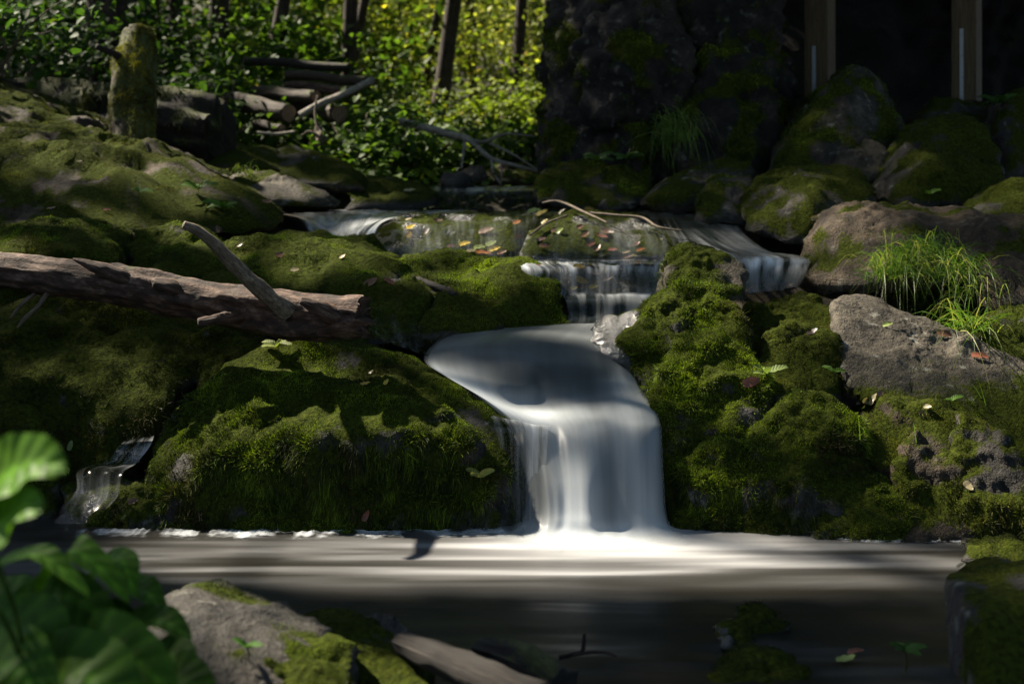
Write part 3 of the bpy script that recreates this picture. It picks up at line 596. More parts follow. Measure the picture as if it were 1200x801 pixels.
obj("pool", mesh("pool", np.stack([PX, PY, PZ], 1), grid_faces(150, 120), M['pool'], attrs={"foam": foam, "alpha": np.ones(len(PX))}, uv=np.stack([PX, PY + 0.10 * fbm(np.stack([PX * 1.1, PY * 1.4, PX * 0 + 2], 1), 2) + 0.10 * np.exp(-(cx / .6) ** 2)], 1)), kind="structure")

sheet("waterfall", [
    [(556, 384, 6.1), (600, 382, 6.1), (640, 380, 6.1), (680, 379, 6.1), (712, 377, 6.1), (738, 374, 6.1), (760, 372, 6.1)],
    [(518, 394, 5.85), (570, 390, 5.82), (620, 388, 5.8), (665, 388, 5.8), (700, 391, 5.8), (724, 398, 5.8), (742, 406, 5.8)],
    [(500, 408, 5.68), (545, 404, 5.62), (602, 402, 5.6), (652, 402, 5.6), (696, 406, 5.6), (724, 415, 5.62), (743, 425, 5.62)],
    [(494, 419, 5.60), (545, 423, 5.52), (604, 424, 5.47), (652, 424, 5.46), (696, 426, 5.46), (728, 430, 5.5), (748, 440, 5.52)],
    [(500, 428, 5.52), (550, 440, 5.44), (606, 450, 5.40), (652, 448, 5.40), (697, 446, 5.40), (732, 446, 5.43), (754, 455, 5.46)],
    [(520, 440, 5.46), (562, 460, 5.39), (608, 474, 5.36), (652, 470, 5.36), (699, 464, 5.36), (738, 462, 5.37), (762, 470, 5.38)],
    [(556, 462, 5.38), (592, 480, 5.26), (626, 488, 5.22), (660, 485, 5.22), (703, 480, 5.22), (745, 476, 5.24), (770, 482, 5.26)],
    [(592, 495, 5.26), (616, 503, 5.17), (640, 505, 5.13), (670, 500, 5.12), (708, 494, 5.12), (750, 490, 5.13), (775, 494, 5.15)],
    [(602, 524, 5.13), (624, 530, 5.08), (646, 532, 5.04), (674, 524, 5.03), (711, 514, 5.04), (752, 508, 5.05), (778, 512, 5.08)],
    [(612, 566, 5.02), (632, 568, 4.98), (652, 566, 4.95), (679, 562, 4.93), (714, 558, 4.95), (754, 556, 4.96), (780, 560, 4.99)],
    [(612, 602, 4.95), (634, 606, 4.91), (654, 606, 4.88), (680, 606, 4.86), (715, 606, 4.87), (756, 605, 4.89), (783, 602, 4.93)],
    [(600, 620, 4.90), (622, 625, 4.85), (648, 628, 4.81), (680, 629, 4.80), (720, 629, 4.80), (762, 627, 4.82), (794, 620, 4.89)],
    [(550, 630, 4.80), (590, 640, 4.69), (640, 647, 4.61), (680, 649, 4.59), (725, 649, 4.59), (780, 645, 4.63), (835, 634, 4.75)],
], [[.25, .2, .16, .18, .2, .25, .3], [.16, .16, .14, .14, .16, .18, .24], [.18, .17, .13, .10, .09, .13, .24], [.34, .18, .12, .08, .07, .16, .35], [.75, .4, .15, .09, .08, .4, .45],
    [.8, .85, .55, .25, .15, .45, .55], [.5, .85, .9, .5, .35, .5, .5], [.15, .35, .5, .42, .35, .45, .35], [.12, .25, .4, .4, .30, .45, .3], [.10, .2, .4, .6, .24, .55, .25],
    [.12, .3, .6, .8, .32, .65, .3], [.35, .6, .9, .95, .85, .9, .6], [.3, .4, .5, .6, .6, .5, .4]],
   [.9, 1, 1, 1, 1, 1, [.8, 1, 1, 1, 1, 1, .95], [.6, .9, 1, 1, 1, 1, .9], [.5, .85, 1, 1, 1, 1, .85], [.4, .8, 1, 1, 1, 1, .85], [.4, .8, 1, 1, 1, 1, .85], .7, 0], 'fall', nu=100, nv=190, edge=0.06, wob=0.002, wy=0.016)
sheet("waterfall", [   # thin veil over the dark rock left of the main drop
    [(560, 478, 5.3), (590, 490, 5.24), (620, 496, 5.18), (648, 500, 5.12)],
    [(572, 505, 5.14), (598, 508, 5.12), (622, 510, 5.10), (645, 512, 5.07)],
    [(578, 550, 5.05), (600, 553, 5.03), (622, 555, 5.02), (642, 556, 5.0)],
    [(580, 600, 4.98), (602, 604, 4.96), (622, 606, 4.95), (642, 608, 4.93)],
    [(575, 622, 4.89), (600, 626, 4.86), (622, 628, 4.84), (645, 630, 4.82)]],
    [[.2, .3, .45, .5], [.10, .2, .3, .4], [.06, .14, .22, .3], [.08, .16, .25, .35], .4], [[.3, .6, .8, .8], [.25, .45, .6, .7], [.2, .35, .5, .6], [.2, .35, .5, .6], .3], 'veil', nu=50, nv=60, edge=0.1)
sheet("waterfall", [   # smooth upper chute
    [(640, 341, 6.55), (680, 341, 6.55), (720, 341, 6.55), (770, 341, 6.55)],
    [(655, 344, 6.3), (690, 344, 6.3), (725, 344, 6.3), (765, 344, 6.3)],
    [(662, 352, 6.2), (692, 352, 6.2), (728, 352, 6.2), (762, 352, 6.2)],
    [(665, 372, 6.15), (692, 372, 6.15), (728, 371, 6.15), (760, 368, 6.15)],
    [(655, 384, 6.05), (690, 384, 6.05), (728, 383, 6.05), (752, 380, 6.05)]],
    [.3, .35, .12, .14, .1], [1, 1, 1, 1, 0], 'creek', nu=40, nv=50, edge=0.03)
sheet("waterfall", [   # leafy curtain
    [(560, 303.5, 7.1), (640, 303.5, 7.1), (720, 303.5, 7.1), (800, 303.5, 7.1)],
    [(575, 308, 6.5), (640, 308, 6.5), (720, 308, 6.5), (792, 308, 6.5)],
    [(585, 314, 6.38), (650, 314, 6.38), (720, 314, 6.38), (788, 314, 6.38)],
    [(590, 328, 6.33), (650, 328, 6.33), (720, 328, 6.33), (788, 328, 6.33)],
    [(590, 346, 6.27), (650, 346, 6.27), (720, 346, 6.27), (788, 346, 6.27)]],
    [.12, .25, .35, .10, .14], [1, 1, .8, .6, .5], 'veil', nu=80, nv=50, edge=0.02)
sheet("waterfall", [   # bluish left upper fall
    [(330, 246.5, 8.6), (400, 246, 8.7), (470, 246, 8.7), (560, 246, 8.7)],
    [(340, 251, 7.9), (400, 250, 7.9), (455, 250, 7.9), (540, 250, 7.9)],
    [(352, 258, 7.6), (395, 257, 7.6), (440, 256, 7.5), (482, 254, 7.45)],
    [(360, 272, 7.35), (392, 273, 7.3), (425, 269, 7.15), (450, 260, 7.12)],
    [(372, 290, 7.1), (395, 292, 7.1), (416, 289, 7.0), (438, 283, 6.98)],
    [(380, 300, 6.95), (400, 302, 6.95), (420, 302, 6.95), (440, 300, 7.0)]],
    [[.1, .12, .14, .14], [.08, .1, .12, .14], [.05, .06, .16, .2], [.03, .05, .35, .95], [.03, .06, .45, .9], .2], [1, 1, 1, 1, 1, .3], 'creek', nu=60, nv=60, edge=0.10)
sheet("waterfall", [   # right rear chute
    [(740, 246.5, 8.6), (780, 247, 8.5), (820, 247, 8.4), (860, 247, 8.4)],
    [(765, 255, 7.9), (800, 254, 7.9), (830, 256, 7.8), (865, 262, 7.7)],
    [(790, 270, 7.5), (820, 268, 7.5), (850, 272, 7.4), (880, 280, 7.3)],
    [(820, 290, 7.1), (850, 288, 7.1), (880, 290, 7.05), (905, 295, 7.0)],
    [(850, 300, 6.9), (880, 299, 6.9), (908, 299, 6.9), (936, 300, 6.9)],
    [(855, 306, 6.65), (885, 305, 6.65), (915, 304, 6.65), (950, 304, 6.65)],
    [(860, 320, 6.5), (885, 319, 6.5), (915, 317, 6.5), (950, 315, 6.5)],
    [(862, 345, 6.35), (885, 343, 6.35), (910, 340, 6.35), (940, 335, 6.35)]],
    [.02, .03, .05, .10, .14, [.35, .6, .6, .5], [.06, .12, .16, .08], [.06, .10, .08, .04]], [1, 1, 1, 1, 1, 1, 1, .6], 'creek', nu=60, nv=70, edge=0.12)
sheet("waterfall", [   # highest little fall
    [(495, 218, 9.9), (540, 218, 9.9), (590, 218, 9.9), (640, 218, 9.9)],
    [(500, 221, 9.45), (540, 221, 9.45), (590, 221, 9.45), (636, 221, 9.45)],
    [(505, 230, 9.3), (540, 230, 9.3), (590, 229, 9.3), (632, 230, 9.3)],
    [(505, 247, 9.1), (545, 247, 9.1), (590, 247, 9.1), (632, 247, 9.1)]],
    [.10, .16, .0, .0], [1, 1, .8, .7], 'creek', nu=50, nv=40, edge=0.02)
sheet("stream", [   # thin veil over the leafy ledges
    [(440, 249, 8.0), (540, 248.5, 8.1), (660, 247.5, 8.1), (790, 250, 8.0)],
    [(438, 262, 7.4), (540, 256, 7.5), (660, 253, 7.6), (800, 266, 7.35)],
    [(432, 285, 7.02), (540, 275, 7.05), (660, 272, 7.02), (812, 285, 7.05)],
    [(432, 304, 6.9), (540, 304, 6.88), (660, 304, 6.86), (815, 304, 6.88)]],
    [.03, [.04, .04, .03, .06], [.07, .05, .04, .10], [.08, .07, .06, .10]], [[.6, .3, .2, .8], [.4, .35, .2, .7], [.4, .35, .25, .6], [.5, .5, .5, .6]], 'veil', nu=90, nv=50, edge=0.02)
sheet("stream", [   # shallow wet ledge left of the chute
    [(400, 352, 6.15), (450, 350, 6.15), (500, 378, 6.0), (560, 384, 6.0)],
    [(420, 378, 5.9), (465, 385, 5.85), (510, 395, 5.8), (560, 396, 5.85)],
    [(450, 398, 5.7), (475, 408, 5.66), (505, 415, 5.62), (545, 420, 5.62)]],
    [.02, .03, .05], [.15, .25, .4], 'veil', nu=40, nv=40, edge=0.1)
sheet("waterfall", [   # small side cascade between the two left boulders
    [(178, 438, 5.75), (195, 437, 5.75), (212, 437, 5.75), (230, 438, 5.75)],
    [(182, 460, 5.58), (190, 460, 5.58), (200, 460, 5.58), (208, 462, 5.58)],
    [(160, 500, 5.48), (168, 502, 5.46), (176, 503, 5.44), (184, 505, 5.42)],
    [(138, 523, 5.32), (150, 524, 5.3), (163, 524, 5.28), (176, 524, 5.26)],
    [(125, 540, 5.25), (138, 541, 5.22), (150, 542, 5.2), (162, 542, 5.18)],
    [(90, 548, 5.2), (108, 550, 5.15), (126, 552, 5.12), (145, 555, 5.1)],
    [(88, 575, 5.1), (102, 580, 5.06), (120, 583, 5.04), (138, 582, 5.02)],
    [(62, 606, 5.05), (80, 606, 5.0), (98, 606, 4.98), (116, 606, 4.96)],
    [(50, 628, 4.92), (72, 630, 4.88), (95, 630, 4.86), (115, 630, 4.86)]],
    [.05, .03, .03, .3, .2, .05, .2, .04, .10], [.15, .1, .05, .6, .35, .15, .45, .1, .2], 'veil', nu=30, nv=90, edge=0.08)
# foam lines where the pool meets the rocks
def foam_line(a, b, off, seed):
    n = 160; rng = np.random.default_rng(seed); t = np.linspace(0, 1, n)
    base = at(*a)[None] * (1 - t)[:, None] + at(*b)[None] * t[:, None]; base[:, 2] = 0.006
    base[:, 1] += 0.03 * fbm(np.stack([t * 6, t * 0 + seed, t * 0], 1), 3)
    V, al = [], []
    for k, (dy, dz, av) in enumerate([(0.05, 0.010, 0.5), (0.02, 0.008, 0.6), (0, 0.006, 0.45), (-0.02, 0.005, 0.2), (-0.05, 0.004, 0)]):
        p = base.copy(); p[:, 1] += dy; p[:, 2] = dz * (1 + 0.5 * fbm(np.stack([t * 40, t * 0, t * 0 + seed], 1), 2)); V.append(p)
        al.append(av * np.clip(0.6 + 1.5 * fbm(np.stack([t * 9, t * 0 + k * .1, t * 0 + seed], 1), 3), 0, 1) * sstep(0, .05, t) * sstep(1, .95, t))
    V = np.vstack(V); uv = np.stack([V[:, 0], V[:, 1]], 1)
    obj("foam", mesh("foam", V, grid_faces(n, 5), M['foam'], attrs={"foam": np.full(len(V), .8), "alpha": np.concatenate(al)}, uv=uv), kind="stuff")
foam_line((85, 627, 4.86), (330, 629, 4.84), 0, 1)
foam_line((270, 628, 4.82), (600, 624, 4.86), 0, 2)
foam_line((975, 632, 4.80), (1160, 636, 4.74), 0, 3)

# ------------------------------------------------------------------ casting onto what is built so far
bpy.context.view_layer.update()
_dg = bpy.context.evaluated_depsgraph_get()
_nomoss = [o for o in bpy.data.objects if o.name.startswith("moss") and o.get("kind") == "stuff"]
def cast(px, py, default=7.0):
    o = Vector((0, 0, H)); d = Vector(((px - 600) / F, 1.0, -(py - HR) / F)).normalized()
    start = o + d * 0.5
    for _ in range(60):
        hit, loc, nor, _i, ob, _m = sc.ray_cast(_dg, start, d)
        if not hit: return at(px, py, default), np.array([0, -0.5, 0.8])
        if ob.get("kind") in ("stuff", "structure") and ob.name not in ("ground", "pool"): start = loc + d * 0.002; continue
        break
    return np.array(loc), np.array(nor)
def drop(x, y, z0=6.0):
    hit, loc, nor, *_ = sc.ray_cast(_dg, Vector((x, y, z0)), Vector((0, 0, -1)))
    return np.array(loc) if hit else np.array([x, y, float(ground_z(np.array([x]), np.array([y]))[0])])

# ------------------------------------------------------------------ wood
def frames(P):
    t = unit(np.gradient(P, axis=0)); ref = np.array([0.13, 0.31, 0.94])
    if abs(t[len(t) // 2] @ ref) > 0.8: ref = np.array([0.9, -0.4, 0.1])
    a = unit(np.cross(t, ref)); b = np.cross(t, a); return t, a, b
def tube(path, radii, nseg=16, nlen=40, rough=0.06, lobes=0.0, seed=0.0, cap=True, knots=0.0, ragged=0.0):
    P = catmull(np.array(path, float), nlen)
    R = np.interp(np.linspace(0, 1, nlen), np.linspace(0, 1, len(radii)), radii)
    t, a, b = frames(P)
    th = np.linspace(0, 2 * math.pi, nseg + 1)
    ln = np.concatenate([[0], np.cumsum(np.linalg.norm(np.diff(P, axis=0), axis=1))])
    dirs = a[:, None] * np.cos(th)[None, :, None] + b[:, None] * np.sin(th)[None, :, None]
    rr = np.repeat(R, nseg + 1)
    base = np.repeat(P, nseg + 1, 0); dd = dirs.reshape(-1, 3)
    q = np.stack([np.tile(np.cos(th), nlen) * 1.5, np.tile(np.sin(th), nlen) * 1.5, np.repeat(ln / max(R.mean(), 1e-4), nseg + 1) * 0.35], 1) + seed
    dis = 1 + rough * fbm(q, 4) + lobes * fbm(q * np.array([2.6, 2.6, 0.35]), 3) + knots * np.clip(fbm(q * 0.8 + 40, 2) - 0.25, 0, 1)
    V = base + dd * (rr * dis)[:, None]
    if ragged:
        e = V[-(nseg + 1):]; e += t[-1] * (ragged * R[-1] * (perlin(dd[-(nseg + 1):] * 3.1 + seed) * 2.2 + perlin(dd[-(nseg + 1):] * 7 + seed) - .4))[:, None]
    uv = np.stack([np.tile(th / (2 * math.pi), nlen), np.repeat(ln, nseg + 1)], 1)
    Fq = grid_faces(nseg + 1, nlen)
    if cap:
        for k, e in ((0, -1), (nlen - 1, 1)):
            ring = V[k * (nseg + 1):(k + 1) * (nseg + 1)]
            c = ring.mean(0); o = len(V)
            V = np.vstack([V, c[None] + t[k] * e * 0.05 * R[k]])
            uv = np.vstack([uv, [[0.5, ln[k]]]])
            i = k * (nseg + 1) + np.arange(nseg)
            q4 = np.stack([i, i + 1, np.full(nseg, o), np.full(nseg, o)], 1)
            V = np.vstack([V, c[None] + t[k] * e * 0.06 * R[k]]); uv = np.vstack([uv, [[0.5, ln[k]]]])
            q4[:, 3] = o + 1; q4[:, 2] = o
            Fq = np.vstack([Fq, q4])
    return V, Fq, uv
def q2t(Fq): return np.vstack([Fq[:, [0, 1, 2]], Fq[:, [0, 2, 3]]])
def wood(name, path, radii, mat, parent=None, origin=None, moss=None, label=None, cat=None, group=None, extra=(), **kw):
    """a piece of wood; extra: further tubes joined into the same piece"""
    V, Fq, uv = tube(path, radii, **kw)
    for e in extra:
        V2, F2, u2 = tube(*e[:2], **(e[2] if len(e) > 2 else {}))
        Fq = np.vstack([Fq, F2 + len(V)]); V = np.vstack([V, V2]); uv = np.vstack([uv, u2])
    T = q2t(Fq); N = vnormals(V, T)
    mo = np.zeros(len(V))
    if moss: mo = np.clip(N[:, 2] * moss.get('up', .8) + moss.get('bias', 0) + moss.get('noise', .7) * fbm(V * 6, 4), 0, 1)
    org = origin if origin is not None else np.array([V[:, 0].mean(), V[:, 1].mean(), V[:, 2].min()])
    o = obj(name, mesh(name, V - org, Fq, M[mat], attrs={"moss": mo}, uv=uv), parent, (0, 0, 0) if parent else org, label=label, cat=cat, group=group)
    if moss and moss.get('dens'):
        moss_part(o, org, V, T, N, mo, moss['dens'], moss.get('l', .014), moss.get('h', .03), moss.get('pal', 'olive'), moss.get('w', .0035), seed=len(V))
    return o
def disc(name, c, n, r, mat, parent, origin):
    n = unit(np.array(n, float)); a = unit(np.cross(n, [0.1, 0.2, 1])); b = np.cross(n, a); k = 24
    th = np.linspace(0, 2 * math.pi, k, endpoint=False)
    V = [np.array(c) + n * 0.002]
    for q in (0.5, 1.0):
        rr = r * q * (1 + 0.05 * np.sin(th * 3 + 1) + 0.03 * np.sin(th * 7))
        V += list(np.array(c) + a * (np.cos(th) * rr)[:, None] + b * (np.sin(th) * rr)[:, None])
    V = np.array(V); Fc = []
    for i in range(k):
        j = (i + 1) % k
        Fc += [[0, 1 + i, 1 + j], [1 + i, 1 + k + i, 1 + k + j], [1 + i, 1 + k + j, 1 + j]]
    uv = np.stack([(V - c) @ a * 8, (V - c) @ b * 3], 1)
    return obj(name, mesh(name, V - origin, Fc, M[mat], attrs={"moss": np.zeros(len(V))}, uv=uv), parent)

# fallen log across the left bank
org = at(200, 365, 5.45)
flog = thing("fallen_log", "thick barkless fallen log with an upright broken branch, lying across the mossy boulders", "log", org)
wood("trunk", [at(-120, 308, 5.62), at(-20, 315, 5.58), at(80, 327, 5.53), at(180, 341, 5.48), at(270, 358, 5.42), at(350, 370, 5.36), at(428, 373, 5.3)],
     [.062, .066, .070, .074, .080, .083, .074], 'log', flog, org, nseg=40, nlen=140, rough=.16, lobes=.16, knots=.35, seed=3.1, ragged=.8,
     moss=dict(bias=-.75, up=.75, noise=.8, dens=30000, l=.008, h=.006, pal='olive'))
wood("branch", [at(338, 366, 5.30), at(318, 350, 5.26), at(295, 330, 5.2), at(270, 305, 5.15), at(248, 283, 5.1), at(230, 270, 5.07), at(215, 263, 5.05)], [.036, .030, .027, .024, .021, .018, .015], 'twig', flog, org, nseg=18, nlen=50, rough=.18, lobes=.1, seed=1.2)
wood("branch_stub", [at(285, 368, 5.36), at(262, 373, 5.3), at(232, 378, 5.26)], [.030, .020, .013], 'log', flog, org, nseg=14, nlen=20, rough=.3, lobes=.2, seed=5.2)
wood("splinter", [at(150, 330, 5.45), at(120, 316, 5.42), at(85, 303, 5.42)], [.035, .028, .003], 'log', flog, org, nseg=12, nlen=20, rough=.3, lobes=.2, seed=8.2)
wood("knot", [at(215, 345, 5.42), at(198, 336, 5.39), at(180, 331, 5.38)], [.032, .034, .016], 'log', flog, org, nseg=14, nlen=16, rough=.3, lobes=.2, seed=9.4)
wood("branch_stub", [at(395, 372, 5.28), at(375, 362, 5.24), at(352, 352, 5.22)], [.036, .030, .012], 'log', flog, org, nseg=14, nlen=20, rough=.35, lobes=.25, seed=4.2)
disc("broken_end", at(419, 373, 5.31), (1, -.35, -.05), .062, 'rot', flog, org)
for k, pth in enumerate([[(56, 342, 5.52), (45, 358, 5.48), (28, 374, 5.46), (20, 384, 5.45)], [(48, 340, 5.56), (30, 352, 5.54), (12, 372, 5.52)]]):
    wood("stick", [at(*p) for p in pth], [.010, .009, .008, .004], 'twig', nseg=8, nlen=16, rough=.2, label=["bent reddish stick propped under the thick end of the log", "thin grey stick hanging behind the bent one under the log"][k], cat="stick")
# mossy snag
org = at(157, 182, 8.5)
sn = thing("snag", "leaning mossy tree snag with a broken hollow foot and a black side stub", "snag", org)
wood("trunk", [at(157, 192, 8.45), at(156, 150, 8.55), at(155, 110, 8.65), at(160, 70, 8.75), at(163, 38, 8.85)], [.12, .138, .135, .125, .09], 'bark', sn, org, nseg=36, nlen=80, rough=.2, lobes=.12, seed=2.2,
     moss=dict(bias=.85, up=.3, noise=.9, dens=60000, l=.022, h=.03, pal='yellow', w=.005))
wood("side_stub", [at(148, 72, 8.68), at(135, 64, 8.6), at(113, 54, 8.52)], [.04, .022, .018], 'rot', sn, org, nseg=10, nlen=16, rough=.3)
wood("splinter", [at(168, 60, 8.8), at(169, 42, 8.8), at(166, 36, 8.8)], [.05, .03, .006], 'bark', sn, org, nseg=10, nlen=12, rough=.4)
# rotten log behind
org = at(120, 175, 9.5)
rl = thing("rotten_log", "big black rotten log with a mossy top lying behind the snag", "log", org)
wood("trunk", [at(-80, 126, 9.9), at(40, 136, 9.8), at(130, 144, 9.6), at(200, 150, 9.45), at(258, 156, 9.35)], [.20, .215, .21, .215, .20], 'rot', rl, org, nseg=36, nlen=70, rough=.3, lobes=.25, seed=6.3,
     moss=dict(bias=.25, up=.6, noise=.8, dens=40000, l=.018, h=.08, pal='dark', w=.005))
disc("broken_end", at(259.5, 156, 9.34), (1, -.4, 0), .19, 'rot', rl, org)
# log pile
pile = [("dark mossy log lying highest on the pile", (285, 72, 11.2), (410, 79, 11.0), .034, 0, 'rot'),
        ("mottled log resting on the log pile under the highest one", (335, 88, 11.0), (428, 95, 10.8), .036, 0, 'bark'),
        ("reddish log in the middle of the pile behind the grey pole", (335, 101, 10.9), (418, 107, 10.7), .038, 0, 'log'),
        ("log with pale brown sawn end, small, upper of the sawn logs", (300, 108, 11.0), (370, 114, 10.6), .050, 1, 'bark'),
        ("thick log with round pale sawn end under the grey pole", (335, 122, 11.1), (397, 133, 10.5), .072, 1, 'bark'),
        ("mossy log with pinkish sawn end at the near corner of the pile", (268, 118, 10.9), (338, 133, 10.4), .068, 1, 'bark'),
        ("short thin log on the ground below the pile", (298, 146, 10.5), (330, 151, 10.3), .034, 1, 'bark'),
        ("grey bare pole leaning diagonally over the log pile", (350, 136, 10.4), (438, 93, 10.6), .027, 0, 'palebranch')]
for k, (lab, a, b, r, cut, mt) in enumerate(pile):
    A, B = at(*a), at(*b); org = (A + B) / 2 - np.array([0, 0, r])
    t = thing("stacked_log" if k < 7 else "pole", lab, "log" if k < 7 else "pole", org, "logs piled on the bank")
    wood("trunk", [A, A * .66 + B * .34 + [0, 0, .01], A * .33 + B * .67 - [0, 0, .005], B], [r, r * 1.03, r * .98, r * .97], mt, t, org, nseg=18, nlen=24, rough=.14, lobes=.1, seed=k * 2.7, moss=dict(bias=-.35, up=.7, noise=.8, dens=8000, l=.015, h=.01, pal='yellow', w=.005))
    if cut: disc("sawn_end", B + unit(B - A) * .008, B - A, r * .93, 'cut', t, org)
wood("stick", [at(300, 155, 10.2), at(322, 157, 10.2), at(346, 154, 10.2)], [.010, .012, .010], 'palebranch', nseg=8, nlen=14, label="thin mottled stick lying level below the log pile", cat="stick")
wood("root_clump", [at(372, 150, 10.2), at(376, 162, 10.15), at(368, 172, 10.1)], [.03, .04, .01], 'twig', nseg=10, nlen=16, rough=.4, lobes=.3, label="pale broken root clump at the foot of the log pile", cat="root",
     extra=[([at(372, 150, 10.2), at(369, 130, 10.25), at(372, 112, 10.3)], [.012, .009, .006], dict(nseg=7, nlen=12)), ([at(374, 160, 10.1), at(362, 154, 10.1), at(352, 160, 10.1)], [.015, .01, .005], dict(nseg=7, nlen=10))])
# bleached fallen branch
bp = lambda *p: [at(*q) for q in p]
wood("fallen_branch", bp((470, 142, 10.6), (500, 150, 10.4), (530, 158, 10.3), (548, 163, 10.2), (575, 185, 10.1), (605, 194, 10.0), (636, 202, 10.0)), [.030, .028, .026, .026, .016, .013, .008], 'palebranch', nseg=10, nlen=40, rough=.2,
     label="bleached forked fallen branch on the far bank below the sunlit trees", cat="branch",
     extra=[(bp((545, 163, 10.2), (568, 166, 10.2), (592, 157, 10.2), (628, 160, 10.2)), [.018, .013, .01, .006], dict(nseg=8, nlen=20)),
            (bp((576, 186, 10.1), (579, 203, 10.0), (588, 217, 9.9)), [.012, .012, .008], dict(nseg=8, nlen=14)),
            (bp((545, 163, 10.2), (543, 180, 10.1), (541, 198, 10.0)), [.012, .010, .006], dict(nseg=8, nlen=14)),
            (bp((574, 168, 10.2), (600, 180, 10.1), (636, 203, 10.0)), [.010, .009, .005], dict(nseg=8, nlen=16)),
            (bp((586, 187, 10.1), (588, 200, 10.0), (588, 214, 9.9)), [.006, .006, .004], dict(nseg=6, nlen=10))])
# twigs on the stream ledges and rocks
for lab, pts, r in [
    ("long pale twig bridging the top of the leafy wet ledge", [(636, 238, 7.7), (655, 236, 7.6), (688, 250, 7.35), (712, 261, 7.2)], .007),
    ("bent brown twig trailing over the right end of the leafy ledge", [(690, 249, 7.45), (720, 252, 7.35), (752, 255, 7.3), (772, 266, 7.15), (800, 270, 7.1)], .007),
    ("short dark twig wet on the leafy ledge below the pale one", [(716, 264, 7.15), (728, 270, 7.1), (740, 278, 7.02)], .005),
    ("forked brown twig near the left of the leafy ledge", [(622, 275, 7.1), (640, 262, 7.25), (665, 252, 7.4)], .006),
    ("flat strip of wet dark bark between the two mossy domes", [(484, 325, 6.35), (505, 333, 6.25), (535, 345, 6.1)], .016),
    ("thin fallen twig by the smooth trunk-like rock", [(198, 213, 8.0), (225, 228, 7.8), (260, 236, 7.65)], .005),
    ("dark twig rising from the water by the split wood", [(655, 770, 3.5), (672, 766, 3.5), (682, 763, 3.5), (684, 752, 3.5), (685, 742, 3.5)], .006),
    ("mottled twig lying on the pool next to the dark one", [(672, 768, 3.48), (690, 764, 3.5), (710, 764, 3.5), (722, 768, 3.48)], .004)]:
    wood("twig", bp(*pts), [r, r, r * .9, r * .6], 'twig' if 'dark' not in lab else 'rot', nseg=8, nlen=24, rough=.25, label=lab, cat="twig")
# foreground wood
wood("split_log", bp((470, 752, 3.30), (500, 765, 3.22), (550, 785, 3.12), (640, 825, 2.95)), [.026, .036, .040, .042], 'rot', nseg=20, nlen=30, rough=.15, lobes=.2, label="split weathered log piece at the near pool rim beside dark moss rock", cat="log")
wood("bark_chunk", bp((560, 760, 3.40), (590, 768, 3.36), (625, 782, 3.30), (660, 800, 3.22)), [.025, .04, .045, .04], 'rot', nseg=18, nlen=30, rough=.35, lobes=.35, label="black rotten bark chunk with a yellow leaf at the near pool rim", cat="bark", moss=dict(bias=-.3, dens=40000, l=.008, h=.008, pal='dark', w=.0025))

# ------------------------------------------------------------------ timber posts and the deck they carry
def box_mesh(sx, sy, sz, mat, bev=0.006):
    bm = bmesh.new(); bmesh.ops.create_cube(bm, size=1)
    for v in bm.verts: v.co = (v.co.x * sx, v.co.y * sy, v.co.z * sz)
    bmesh.ops.bevel(bm, geom=bm.edges[:], offset=bev, segments=2, affect='EDGES')
    me = bpy.data.meshes.new("box"); uvl = bm.loops.layers.uv.new("UVMap")
    ax = max(range(3), key=lambda i: (sx, sy, sz)[i])
    for f in bm.faces:
        for l in f.loops:
            c = l.vert.co; oth = [i for i in range(3) if i != ax]
            l[uvl].uv = ((c[oth[0]] + c[oth[1]]) * 6, c[ax])
    bm.to_mesh(me); bm.free(); me.materials.append(M[mat]); return me
for k, (pxc, rb, Yd, lab, s0, s1) in enumerate([(961, 122, 9.75, "square timber post with steel strap rising behind the peaked boulder", 55, 122), (1133, 119, 9.75, "square timber post with steel strap standing on the flat topped stone", 35, 121)]):
    base = at(pxc, rb, Yd); top = 3.35
    p = thing("timber_post", lab, "post", base, "timber posts under the deck"); p.rotation_euler.z = math.radians(-32)
    hgt = top - base[2]
    tb = obj("timber", box_mesh(.165, .165, hgt, 'post'), p); tb.location = (0, 0, hgt / 2)
    zs0, zs1 = at(0, s1, Yd)[2] - base[2], at(0, s0, Yd)[2] - base[2]
    st = obj("steel_strap", box_mesh(.026, .008, zs1 - zs0, 'steel', .002), p); st.location = (-.012, -.0875, (zs0 + zs1) / 2)
    for q in range(4):
        bm = bmesh.new(); bmesh.ops.create_cone(bm, cap_ends=True, segments=8, radius1=.011, radius2=.009, depth=.012)
        me = bpy.data.meshes.new("bolt"); bm.to_mesh(me); bm.free(); me.materials.append(M['steel'])
        bo = obj("bolt", me, st); bo.rotation_euler.x = math.radians(90); bo.location = (0, -.009, (q - 1.5) * (zs1 - zs0) * .28)
org = np.array([3.6, 10.2, 3.35])
deck = thing("timber_deck", "plank deck carried by the two timber posts above the shaded boulders", "deck", org)
for yy in (-.45, 2.8):
    b = obj("beam", box_mesh(6.0, .16, .2, 'post'), deck); b.location = (0, yy, .1)
pm = box_mesh(.14, 5.4, .04, 'post')
for q in range(40):
    b = obj("plank", pm, deck); b.location = (-2.95 + q * .15, 1.2, .222)

